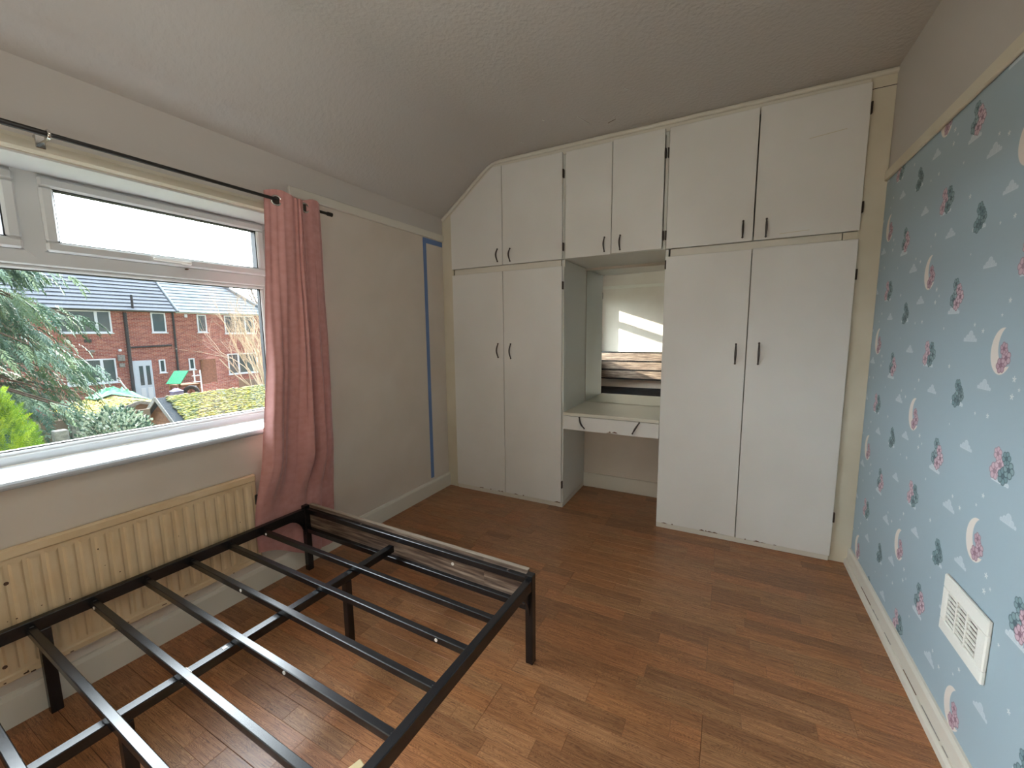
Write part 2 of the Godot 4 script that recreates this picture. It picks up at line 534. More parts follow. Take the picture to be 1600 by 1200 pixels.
# ------------------------------------------------------------------ scene
func _ready() -> void:
	rng.seed = 4242
	var cam := Camera3D.new()
	cam.name = "camera"
	add_child(cam)
	cam.position = Vector3(1.998, 1.255, 2.649)
	cam.rotation_degrees = Vector3(-7.223, 27.831, -0.601)
	cam.fov = 85.996
	cam.near = 0.02
	cam.far = 300.0
	cam.current = true

	var env := Environment.new()
	var sky := Sky.new()
	var sm := ProceduralSkyMaterial.new()
	sm.sky_top_color = Color(0.78, 0.87, 0.98)
	sm.sky_horizon_color = Color(0.93, 0.95, 0.98)
	sm.sky_curve = 0.2
	sm.sun_angle_max = 90.0
	sm.sun_curve = 1.0
	sm.ground_bottom_color = Color(0.25, 0.25, 0.22)
	sm.ground_horizon_color = Color(0.55, 0.56, 0.55)
	sm.sky_energy_multiplier = SKY
	sm.ground_energy_multiplier = 1.0
	sky.sky_material = sm
	env.background_mode = Environment.BG_SKY
	env.sky = sky
	env.tonemap_mode = Environment.TONE_MAPPER_LINEAR
	env.tonemap_exposure = EXPOSURE
	env.sdfgi_enabled = true
	env.ssao_enabled = true
	env.ssil_enabled = true
	var we := WorldEnvironment.new()
	we.name = "world"
	we.environment = env
	add_child(we)

	var sun := DirectionalLight3D.new()
	sun.name = "sun"
	sun.light_color = Color(1.0, 0.97, 0.91)
	sun.light_energy = SUN
	sun.light_angular_distance = 0.6
	sun.shadow_enabled = true
	sun.sky_mode = DirectionalLight3D.SKY_MODE_LIGHT_ONLY
	add_child(sun)
	sun.look_at_from_position(Vector3(-8.6, 3.0, -5.07), Vector3.ZERO)
	# the white haze round the sun
	var haze := DirectionalLight3D.new()
	haze.name = "sun_haze"
	haze.light_color = Color(0.92, 0.97, 1.0)
	haze.light_energy = HAZE
	haze.sky_mode = DirectionalLight3D.SKY_MODE_SKY_ONLY
	haze.shadow_enabled = true
	add_child(haze)
	haze.look_at_from_position(Vector3(-9.3, 3.0, -3.7), Vector3.ZERO)

	make_materials()
	ceiling_lamp()
	room()
	floor_boards()
	window_and_sill()
	wardrobes()
	dressing_table()
	bed()
	radiator()
	curtain()
	small_things()
	outdoors()
	for pair in [["wardrobe", "fitted wardrobes"], ["overhead_cupboard", "overhead cupboards"], ["house", "brick houses across the gardens"], ["shed", "garden sheds"], ["fence_post", "concrete fence posts"], ["garden_fence", "timber garden fences"], ["bare_tree", "leafless trees"]]:
		for o in get_children():
			if String(o.name).begins_with(pair[0]): o.set_meta("group", pair[1])

const SKY := 1.3
const HAZE := 42.0
const EXPOSURE := 0.95
const SUN := 7.5
const LAMP := 0.25

func ceiling_lamp() -> void:
	var at := Vector3(1.45, 2.45, 2.05)
	var t := thing("ceiling_lamp", "round opal flush ceiling lamp in the middle of the ceiling", "lamp", at)
	var st := mb()
	disc(st, at + Vector3(0, -0.02, 0), Vector3.UP, 0.17, 0.02, 32)
	obj("base_ring", st, M.white_plastic, t)
	var em := paint(rgb(255, 248, 235), 0.4)
	em.emission_enabled = true
	em.emission = Color(1.0, 0.96, 0.9)
	em.emission_energy_multiplier = 1.0
	st = mb()
	tube(st, [at + Vector3(0, -0.021, 0), at + Vector3(0, -0.05, 0), at + Vector3(0, -0.07, 0), at + Vector3(0, -0.078, 0)], [0.155, 0.15, 0.11, 0.03], 32)
	obj("diffuser", st, em, t)
	var l := OmniLight3D.new()
	l.name = "lamp_light"
	l.light_color = Color(1.0, 0.985, 0.96)
	l.light_energy = LAMP
	l.light_size = 0.14
	l.omni_range = 12.0
	l.omni_attenuation = 2.0
	l.shadow_enabled = true
	l.position = at + Vector3(0, -0.24, 0)
	add_child(l)

const W := 2.626
const ZB := 3.4
const YH := 2.45

func room() -> void:
	var xi := -0.01
	# window wall with its opening
	var st := mb()
	box(st, Vector3(-0.30, -0.2, -0.7), Vector3(xi, 0.776, ZB + 0.2))
	box(st, Vector3(-0.30, 1.834, -0.7), Vector3(xi, 2.75, ZB + 0.2))
	box(st, Vector3(-0.30, 0.776, -0.7), Vector3(xi, 1.834, 1.25))
	box(st, Vector3(-0.30, 0.776, 3.2), Vector3(xi, 1.834, ZB + 0.2))
	struct("wall_left", st, M.cream, "cream window wall with the wide window and a blue tape line", "wall")
	st = mb()
	box(st, Vector3(xi, 1.887, 1.246), Vector3(xi + 0.004, 2.13, ZB))
	box(st, Vector3(xi, 1.993, -0.02), Vector3(xi + 0.004, 2.13, 1.246))
	var band := obj("upper_band", st, M.upper, get_node("wall_left"), false)
	band.set_meta("label", "greyish white painted band above the window")
	st = mb()
	box(st, Vector3(W, -0.2, -0.7), Vector3(W + 0.25, 2.75, ZB + 0.2))
	struct("wall_right", st, M.upper, "right wall with pale blue patterned wallpaper under a picture rail", "wall")
	st = mb()
	var y0 := 0.05
	var y1 := 1.95
	var f := func(z: float, y: float) -> Vector2: return Vector2((z - (0.597 - 0.254)) / 1.016, -(y - (0.932 + 0.26)) / 0.52)
	quad(st, Vector3(W - 0.001, y0, -0.03), Vector3(W - 0.001, y0, ZB), Vector3(W - 0.001, y1, ZB), Vector3(W - 0.001, y1, -0.03), Vector3.LEFT, [f.call(-0.03, y0), f.call(ZB, y0), f.call(ZB, y1), f.call(-0.03, y1)])
	obj("wallpaper", st, M.paper, get_node("wall_right"), false, "pale blue wallpaper with clouds, moons, stars and small posies")
	st = bx(Vector3(-0.3, -0.2, -0.75), Vector3(W + 0.25, 2.75, -0.5))
	struct("wall_back", st, M.cream, "cream wall behind the fitted wardrobes", "wall")
	st = bx(Vector3(-0.3, -0.2, ZB), Vector3(W + 0.25, 2.75, ZB + 0.25))
	struct("wall_rear", st, M.cream, "cream wall behind the headboard seen in the mirror", "wall")
	st = bx(Vector3(-0.02, 1.95, ZB - 0.012), Vector3(W, 2.0, ZB), 0.003)
	struct("trim_5", st, M.gloss, "cream picture rail on the rear wall", "trim")
	# ceiling: slope over the window wall, a soft bend, then flat
	var low := []
	var b0 := Vector2(-0.31, 2.118 - 0.30 * 0.74)
	low.append(b0)
	low.append(Vector2(xi, 2.118))
	var bend := Vector2(0.452, YH)
	var du := Vector2(1, 0.735).normalized()
	var r := 0.10
	var pa := bend - du * r
	var pb := bend + Vector2(r, 0)
	for i in 13:
		var k := i / 12.0
		low.append(pa.lerp(bend, k).lerp(bend.lerp(pb, k), k))
	low.append(Vector2(W + 0.2, YH))
	st = mb()
	for i in low.size() - 1:
		var a: Vector2 = low[i]
		var b: Vector2 = low[i + 1]
		var pr: Vector2 = low[maxi(i - 1, 0)]
		var nx: Vector2 = low[mini(i + 2, low.size() - 1)]
		var na := (b - pr).normalized()
		var nb := (nx - a).normalized()
		var n1 := Vector3(na.y, -na.x, 0)
		var n2 := Vector3(nb.y, -nb.x, 0)
		if i == low.size() - 2: n2 = Vector3.DOWN
		if i <= 1:
			n1 = Vector3(du.y, -du.x, 0)
		var p := [Vector3(a.x, a.y, -0.7), Vector3(b.x, b.y, -0.7), Vector3(b.x, b.y, ZB + 0.2), Vector3(a.x, a.y, ZB + 0.2)]
		var z := Vector2.ZERO
		tri_n(st, [p[0], p[1], p[2]], [n1, n2, n2], [z, z, z])
		tri_n(st, [p[0], p[2], p[3]], [n1, n2, n1], [z, z, z])
	quad(st, Vector3(-0.31, 2.9, -0.7), Vector3(W + 0.2, 2.9, -0.7), Vector3(W + 0.2, 2.9, ZB + 0.2), Vector3(-0.31, 2.9, ZB + 0.2), Vector3.UP)
	for z in [-0.7, ZB + 0.2]:
		quad(st, Vector3(-0.31, 1.9, z), Vector3(W + 0.2, 2.45, z), Vector3(W + 0.2, 2.9, z), Vector3(-0.31, 2.9, z), Vector3(0, 0, signf(z)))
	quad(st, Vector3(-0.31, 1.9, -0.7), Vector3(-0.31, 2.9, -0.7), Vector3(-0.31, 2.9, ZB + 0.2), Vector3(-0.31, 1.9, ZB + 0.2), Vector3.LEFT)
	var ceil := struct("ceiling", st, M.ceiling, "off white lumpy painted ceiling sloping down over the window wall", "ceiling")
	# lifted flakes and a crack near the wardrobes
	for fl in [[1.177, 0.276, 1.215, 0.175, 0.004], [1.31, 0.12, 1.36, 0.15, 0.003], [0.99, 0.34, 1.0, 0.33, 0.006], [0.76, 0.15, 0.775, 0.14, 0.006], [1.47, 0.42, 1.49, 0.41, 0.004]]:
		st = mb()
		bar(st, Vector3(fl[0], YH - 0.001, fl[1]), Vector3(fl[2], YH - 0.004, fl[3]), fl[4], 0.003, 0.0005)
		obj("paint_flake", st, M.carcass if fl[4] > 0.0035 else M.barn_edge, ceil, false)
	# skirtings
	st = mb()
	prism(st, PackedVector2Array([Vector2(xi, 0), Vector2(0.004, 0), Vector2(0.004, 0.095), Vector2(-0.002, 0.11), Vector2(xi, 0.112)]), -0.02, ZB)
	struct("baseboard_left", st, M.gloss, "worn cream skirting board under the radiator and curtain", "baseboard")
	st = mb()
	prism(st, PackedVector2Array([Vector2(W, 0), Vector2(2.598, 0), Vector2(2.599, 0.022), Vector2(2.606, 0.03), Vector2(2.611, 0.031), Vector2(2.611, 0.082), Vector2(2.618, 0.092), Vector2(W, 0.093)]), -0.02, ZB)
	var bb := struct("baseboard_right", st, M.gloss, "cream stepped skirting board under the blue wallpaper", "baseboard")
	for k in 9:      # worn gap between the two pieces of the skirting
		st = mb()
		var z := 0.25 + k * 0.17 + rng.randf() * 0.08
		box(st, Vector3(2.6085, 0.0295, z), Vector3(2.6108, 0.0318, z + 0.03 + rng.randf() * 0.14))
		obj("worn_gap", st, M.concrete if k % 3 else M.chip, bb, false)
	st = bx(Vector3(0.994, 0, -0.5), Vector3(1.634, 0.115, -0.485), 0.003)
	struct("baseboard_back", st, M.gloss, "cream skirting board at the back of the kneehole", "baseboard")
	# picture rails, battens, fillers
	st = bx(Vector3(xi, 1.947, -0.02), Vector3(0.006, 1.995, 1.245), 0.003)
	struct("trim_1", st, M.gloss, "cream picture rail from the curtain to the wardrobe corner", "trim")
	st = bx(Vector3(2.613, 1.948, -0.02), Vector3(W, 1.995, ZB), 0.004)
	struct("trim_2", st, M.gloss_old, "yellowed cream picture rail above the blue wallpaper", "trim")
	st = mb()
	prism(st, PackedVector2Array([Vector2(xi, 1.838), Vector2(0.0, 1.838), Vector2(0.008, 1.846), Vector2(0.01, 1.87), Vector2(0.004, 1.884), Vector2(xi, 1.888)]), 1.36, 3.25)
	struct("trim_3", st, M.gloss_old, "tan rounded batten along the top of the window opening", "trim")
	st = mb()
	prism(st, PackedVector2Array([Vector2(xi, 0), Vector2(0.092, 0), Vector2(0.092, 2.185), Vector2(xi, 2.11)]), -0.05, -0.02)
	struct("trim_4", st, M.gloss_old, "cream filler board between the window wall and the left wardrobe", "trim")
	st = bx(Vector3(2.53, 0, -0.05), Vector3(W, YH, -0.02), 0.002)
	var f6 := struct("trim_6", st, M.gloss_old, "yellowed cream filler board between the right wardrobe and the wallpaper", "trim")
	obj("joint", bx(Vector3(2.53, 2.375, -0.021), Vector3(2.626, 2.378, -0.0193)), M.gap, f6, false)
	# header and half-round bead following the ceiling over the cupboards
	st = mb()
	prism(st, PackedVector2Array([Vector2(0.09, 2.128 - 0.01), Vector2(0.45, 2.392), Vector2(2.53, 2.392), Vector2(2.53, YH), Vector2(0.44, YH), Vector2(0.09, 2.19)]), -0.06, -0.02)
	struct("trim_7", st, M.gloss, "painted header strip over the cupboard doors", "trim")
	st = mb()
	tube(st, [Vector3(0.0, 2.106, -0.018), Vector3(0.40, 2.404, -0.018), Vector3(0.455, 2.432, -0.018), Vector3(0.52, 2.438, -0.018), Vector3(W, 2.438, -0.018)], [0.013], 10)
	struct("trim_8", st, M.gloss, "half round bead where the cupboards meet the ceiling", "trim")

func floor_boards() -> void:
	var st := bx(Vector3(-0.3, -0.3, -0.75), Vector3(W + 0.25, -0.012, ZB + 0.25))
	var fl := struct("floor", st, M.board, "oak effect laminate floor of three strip boards", "floor")
	var r := RandomNumberGenerator.new()
	r.seed = 99
	var row := -10
	while true:
		var z0 := 1.295 + 0.195 * row
		if z0 > ZB: break
		var z1 := z0 + 0.195
		var x := (0.695 if posmod(row, 2) == 0 else 0.05) - 1.285 * 2
		while x < W:
			var xa := maxf(x, -0.005)
			var xb := minf(x + 1.285, W)
			if z1 <= -0.01: xa = maxf(xa, 0.95); xb = minf(xb, 1.68)
			if xb - xa > 0.01 and z1 > -0.5:
				var za := maxf(z0, -0.5)
				var zb := minf(z1, ZB)
				st = mb()
				box(st, Vector3(xa + 0.0006, -0.011, za + 0.0005), Vector3(xb - 0.0006, -0.002, zb - 0.0005))
				var b := obj("laminate_board", st, M.board, fl, false)
				for s in 3:
					var sa := maxf(z0 + 0.065 * s, -0.5)
					var sb := minf(z0 + 0.065 * (s + 1), ZB)
					if sb - sa < 0.004: continue
					var cuts := [xa]
					var cx := x + 0.1 + r.randf() * 0.35
					while cx < xb - 0.05:
						if cx > xa + 0.05: cuts.append(cx)
						cx += 0.26 + r.randf() * 0.3
					cuts.append(xb)
					if z0 > 2.5: cuts = [xa, xb]
					for k in cuts.size() - 1:
						st = mb()
						strip(st, cuts[k] + (0.0004 if k == 0 else 0.00015), cuts[k + 1] - (0.0004 if k == cuts.size() - 2 else 0.00015), sa + (0.0007 if s == 0 else 0.0001), sb - (0.0007 if s == 2 else 0.0001), r)
						obj("board_strip", st, M.oak[r.randi() % M.oak.size()], b, false)
			x += 1.285
		row += 1

func strip(st: SurfaceTool, x0: float, x1: float, z0: float, z1: float, r: RandomNumberGenerator) -> void:
	var u := r.randf()
	var v := r.randf()
	var f := func(x: float, z: float) -> Vector2: return Vector2(u + (x - x0) / 2.0, v + (z - z0) / 0.5)
	var c := 0.0006
	var t := 0.0
	quad(st, Vector3(x0 + c, t, z0 + c), Vector3(x1 - c, t, z0 + c), Vector3(x1 - c, t, z1 - c), Vector3(x0 + c, t, z1 - c), Vector3.UP, [f.call(x0, z0), f.call(x1, z0), f.call(x1, z1), f.call(x0, z1)])
	var e := -0.0025
	for q in [[Vector3(x0, e, z0), Vector3(x1, e, z0), Vector3(x1 - c, t, z0 + c), Vector3(x0 + c, t, z0 + c), Vector3(0, 1, -1)],
			[Vector3(x0, e, z1), Vector3(x1, e, z1), Vector3(x1 - c, t, z1 - c), Vector3(x0 + c, t, z1 - c), Vector3(0, 1, 1)],
			[Vector3(x0, e, z0), Vector3(x0, e, z1), Vector3(x0 + c, t, z1 - c), Vector3(x0 + c, t, z0 + c), Vector3(-1, 1, 0)],
			[Vector3(x1, e, z0), Vector3(x1, e, z1), Vector3(x1 - c, t, z1 - c), Vector3(x1 - c, t, z0 + c), Vector3(1, 1, 0)]]:
		var nn: Vector3 = q[4]
		quad(st, q[0], q[1], q[2], q[3], nn.normalized(), [f.call(x0, z0), f.call(x1, z0), f.call(x1, z1), f.call(x0, z1)])

func window_and_sill() -> void:
	var root := Node3D.new()
	root.name = "window_1"
	add_child(root)
	tag(root, "wide white plastic framed window with top opening lights over a fixed pane", "window", "", "structure")
	var z0 := 1.25
	var z1 := 3.2
	var y0 := 0.806
	var y1 := 1.834
	var st := mb()
	ring_x(st, z0, z1, y0, y1, 0.036, -0.27, -0.2, 0.004)
	obj("outer_frame", st, M.upvc, root)
	st = bx(Vector3(-0.265, 1.507, z0 + 0.03), Vector3(-0.198, 1.562, z1 - 0.03), 0.005)
	obj("transom", st, M.upvc, root)
	for zm in [2.101]:
		st = mb()
		prism_x(st, PackedVector2Array([Vector2(zm - 0.031, 1.565), Vector2(zm, 1.535), Vector2(zm + 0.031, 1.565), Vector2(zm + 0.031, 1.83), Vector2(zm - 0.031, 1.83)]), -0.26, -0.194)
		obj("mullion", st, M.upvc, root)
	# fixed pane: bead, gasket, glass
	st = mb()
	ring_x(st, z0 + 0.03, z1 - 0.03, y0 + 0.03, 1.51, 0.018, -0.25, -0.208, 0.006)
	obj("glazing_bead", st, M.upvc, root)
	st = mb()
	ring_x(st, z0 + 0.046, z1 - 0.046, y0 + 0.046, 1.495, 0.006, -0.245, -0.222, 0.0)
	obj("gasket", st, M.gasket, root)
	st = bx(Vector3(-0.238, y0 + 0.04, z0 + 0.04), Vector3(-0.234, 1.50, z1 - 0.04))
	obj("pane", st, M.glass, root)
	var lights := [[1.277, 2.073], [2.129, 3.17]]
	for l in lights:
		st = mb()
		ring_x(st, l[0], l[1], 1.559, 1.82, 0.036, -0.25, -0.182, 0.007)
		var s := obj("opening_light", st, M.upvc, root)
		st = mb()
		ring_x(st, l[0] + 0.034, l[1] - 0.034, 1.593, 1.786, 0.006, -0.23, -0.196, 0.0)
		obj("gasket", st, M.gasket, s)
		st = bx(Vector3(-0.226, 1.59, l[0] + 0.033), Vector3(-0.222, 1.79, l[1] - 0.033))
		obj("pane", st, M.glass, s)
		var zc: float = 1.70 if l[0] < 2.0 else 2.55
		st = mb()
		bar(st, Vector3(-0.166, 1.577, zc + 0.07), Vector3(-0.166, 1.575, zc - 0.055), 0.012, 0.011, 0.004)
		box(st, Vector3(-0.183, 1.568, zc - 0.075), Vector3(-0.168, 1.584, zc - 0.035), 0.004)
		obj("handle", st, M.white_plastic, s, false, "white window catch")
	st = bx(Vector3(-0.182 + 0.0, 1.548, 1.637), Vector3(-0.196, 1.553, 1.645))
	obj("screw_hole", st, M.rust, root)
	# sill
	st = mb()
	prism(st, PackedVector2Array([Vector2(-0.2, 0.778), Vector2(0.018, 0.778), Vector2(0.028, 0.782), Vector2(0.034, 0.79), Vector2(0.034, 0.798), Vector2(0.028, 0.805), Vector2(0.016, 0.808), Vector2(-0.2, 0.808)]), 1.25, 3.2)
	obj("window_sill", st, M.sill, root, false, "white window sill with rounded nose")
	# liner strips of the opening
	st = bx(Vector3(-0.2, 0.806, 1.25), Vector3(-0.01, 1.834, 1.256))
	obj("reveal_lining", st, M.upvc, root)
	st = bx(Vector3(-0.2, 1.828, 1.25), Vector3(-0.01, 1.8345, 3.2))
	obj("reveal_lining", st, M.upvc, root)

func handle(parent: Node, at: Vector3, length: float, lean := 0.0) -> void:
	var st := mb()
	var pts := []
	var rad := []
	var dir := Vector3(sin(lean), cos(lean), 0)
	for i in 11:
		var k := i / 10.0
		pts.append(at + dir * (k - 0.5) * length + Vector3(0, 0, sin(k * PI) * 0.024))
		rad.append(0.0034 + 0.0024 * sin(k * PI))
	tube(st, pts, rad, 8)
	for e in [-0.5, 0.5]:
		disc(st, at + dir * e * length - Vector3(0, 0, 0.001), Vector3(0, 0, 1), 0.0055, 0.004, 10)
	obj("handle", st, M.handle, parent, parent is MeshInstance3D == false, "dark chrome bow handle")

func hinge(parent: Node, x: float, y: float) -> void:
	obj("hinge", bx(Vector3(x - 0.004, y - 0.026, -0.018), Vector3(x + 0.004, y + 0.026, 0.002), 0.001), M.hinge, parent)

func chips(parent: Node, x0: float, x1: float, y: float, n: int) -> void:
	for k in n:
		var st := mb()
		var x := lerpf(x0, x1, rng.randf())
		var w := 0.01 + rng.randf() * 0.03
		var h := 0.004 + rng.randf() * 0.007
		prism(st, PackedVector2Array([Vector2(x, y), Vector2(x + w, y), Vector2(x + w * 0.8, y + h * 0.5), Vector2(x + w * 0.45, y + h), Vector2(x + w * 0.2, y + h * 0.4)]), -0.002, 0.0006)
		obj("paint_chip", st, M.chip, parent, false)

func carcass(t: Node3D, x0: float, x1: float, y0: float, y1: float) -> void:
	var st := mb()
	var th := 0.016
	box(st, Vector3(x0, y0, -0.5), Vector3(x0 + th, y1, -0.02))
	box(st, Vector3(x1 - th, y0, -0.5), Vector3(x1, y1, -0.02))
	box(st, Vector3(x0 + th, y0, -0.5), Vector3(x1 - th, y0 + th, -0.02))
	box(st, Vector3(x0 + th, y1 - th, -0.5), Vector3(x1 - th, y1, -0.02))
	obj("body", st, M.carcass, t)

func door(t: Node3D, x0: float, x1: float, y0: float, y1: float) -> MeshInstance3D:
	return obj("door", bx(Vector3(x0 + 0.001, y0, -0.018), Vector3(x1 - 0.001, y1, 0.0), 0.0018), M.door, t)

func wardrobes() -> void:
	# left
	var t := thing("wardrobe", "white two door fitted wardrobe between the blue tape and the dressing table", "wardrobe", Vector3(0.54, 0, -0.25))
	carcass(t, 0.094, 0.977, 0.036, 1.682)
	obj("plinth", bx(Vector3(0.093, 0.0005, -0.495), Vector3(0.994, 0.034, -0.008), 0.002), M.gloss, t)
	obj("side_panel", bx(Vector3(0.978, 0.0355, -0.498), Vector3(0.994, 1.729, -0.0185), 0.001), M.carcass, t)
	obj("top_rail", bx(Vector3(0.104, 1.683, -0.03), Vector3(0.972, 1.7295, -0.0195), 0.001), M.gloss, t)
	obj("rail_stub", bx(Vector3(0.9945, 1.683, -0.03), Vector3(1.0, 1.7295, -0.0175), 0.001), M.gloss, t)
	var d := door(t, 0.09, 0.532, 0.035, 1.686)
	handle(d, Vector3(0.487, 1.119, 0.002), 0.1)
	chips(d, 0.1, 0.5, 0.035, 5)
	d = door(t, 0.534, 0.985, 0.035, 1.686)
	handle(d, Vector3(0.592, 1.115, 0.002), 0.105)
	chips(d, 0.54, 0.96, 0.035, 6)
	hinge(t, 0.988, 1.56); hinge(t, 0.988, 0.17)
	# right
	t = thing("wardrobe", "white two door fitted wardrobe beside the blue wallpaper wall", "wardrobe", Vector3(2.08, 0, -0.25))
	carcass(t, 1.6505, 2.528, 0.036, 1.682)
	obj("plinth", bx(Vector3(1.634, 0.0005, -0.495), Vector3(2.529, 0.034, -0.008), 0.002), M.gloss, t)
	obj("side_panel", bx(Vector3(1.634, 0.0355, -0.498), Vector3(1.65, 1.729, -0.0185), 0.001), M.carcass, t)
	obj("top_rail", bx(Vector3(1.66, 1.683, -0.03), Vector3(2.47, 1.7295, -0.0195), 0.001), M.gloss, t)
	obj("rail_stub", bx(Vector3(2.473, 1.683, -0.03), Vector3(2.53, 1.7295, -0.0195), 0.001), M.gloss_old, t)
	d = door(t, 1.634, 2.08, 0.035, 1.686)
	handle(d, Vector3(2.029, 1.118, 0.002), 0.11)
	chips(d, 1.65, 2.05, 0.035, 7)
	d = door(t, 2.082, 2.534, 0.032, 1.69)
	handle(d, Vector3(2.141, 1.121, 0.002), 0.115)
	chips(d, 2.085, 2.3, 0.032, 4)
	hinge(t, 1.637, 1.64); hinge(t, 2.536, 1.52); hinge(t, 2.536, 0.25)
	# upper cupboards
	t = thing("overhead_cupboard", "white overhead cupboard with a sloping corner door above the left wardrobe", "cupboard", Vector3(0.54, 1.736, -0.25))
	var st := mb()
	prism(st, PackedVector2Array([Vector2(0.094, 1.736), Vector2(0.994, 1.736), Vector2(0.994, 2.39), Vector2(0.46, 2.39), Vector2(0.094, 2.118)]), -0.49, -0.02)
	obj("body", st, M.carcass, t)
	st = mb()
	prism(st, PackedVector2Array([Vector2(0.09, 1.731), Vector2(0.531, 1.731), Vector2(0.531, 2.401), Vector2(0.459, 2.401), Vector2(0.09, 2.128)]), -0.018, 0.0)
	d = obj("door", st, M.door, t, true, "door with its top left corner cut to the ceiling slope")
	handle(d, Vector3(0.492, 1.80, 0.002), 0.085)
	d = door(t, 0.534, 0.985, 1.731, 2.401)
	handle(d, Vector3(0.594, 1.794, 0.002), 0.085)
	hinge(t, 0.989, 2.27); hinge(t, 0.989, 1.81)
	t = thing("overhead_cupboard", "narrow white overhead cupboard above the dressing table recess", "cupboard", Vector3(1.31, 1.745, -0.25))
	carcass(t, 0.996, 1.632, 1.733, 2.39)
	d = door(t, 1.008, 1.309, 1.731, 2.396)
	handle(d, Vector3(1.268, 1.795, 0.002), 0.085)
	d = door(t, 1.311, 1.613, 1.735, 2.403)
	handle(d, Vector3(1.366, 1.796, 0.002), 0.085)
	hinge(t, 1.617, 2.27); hinge(t, 1.617, 1.81)
	t = thing("overhead_cupboard", "wide white overhead cupboard above the right wardrobe, largest of the overhead cupboards", "cupboard", Vector3(2.08, 1.736, -0.25))
	carcass(t, 1.634, 2.53, 1.736, 2.39)
	d = door(t, 1.636, 2.079, 1.731, 2.401)
	handle(d, Vector3(2.03, 1.795, 0.002), 0.085)
	d = door(t, 2.083, 2.534, 1.731, 2.403)
	handle(d, Vector3(2.139, 1.79, 0.002), 0.09)
	for sc in [[2.20, 1.752, 2.33, 1.757], [2.30, 2.20, 2.45, 2.215]]:
		st = mb()
		bar(st, Vector3(sc[0], sc[1], 0.0003), Vector3(sc[2], sc[3], 0.0003), 0.0006, 0.003, 0.0, Vector3.UP)
		obj("scuff_mark", st, M.gloss_old, d, false)
	hinge(t, 1.632, 2.27); hinge(t, 1.632, 1.81); hinge(t, 2.537, 2.29); hinge(t, 2.537, 1.84)

func dressing_table() -> void:
	var t := thing("dressing_table", "built in cream dressing table with a two handled drawer between the wardrobes", "dressing table", Vector3(1.314, 0.58, -0.25))
	obj("table_top", bx(Vector3(0.9955, 0.675, -0.499), Vector3(1.6325, 0.698, -0.006), 0.003), M.table, t)
	obj("drawer_housing", bx(Vector3(0.9955, 0.585, -0.49), Vector3(1.6325, 0.674, -0.03)), M.carcass, t)
	var st := mb()
	prism(st, PackedVector2Array([Vector2(0.9965, 0.58), Vector2(1.30, 0.58), Vector2(1.318, 0.592), Vector2(1.336, 0.58), Vector2(1.632, 0.58), Vector2(1.632, 0.673), Vector2(0.9965, 0.673)]), -0.022, -0.002)
	var d := obj("drawer", st, M.door, t, true, "white drawer front chipped at the middle of its lower edge")
	handle(d, Vector3(1.133, 0.634, 0.0), 0.08, -0.45)
	handle(d, Vector3(1.492, 0.634, 0.0), 0.085, 0.5)
	chips(d, 1.28, 1.34, 0.588, 2)
	tag(obj("mirror", bx(Vector3(0.998, 0.699, -0.499), Vector3(1.631, 1.713, -0.493), 0.002), M.mirror), "large frameless mirror standing at the back of the dressing table recess", "mirror")

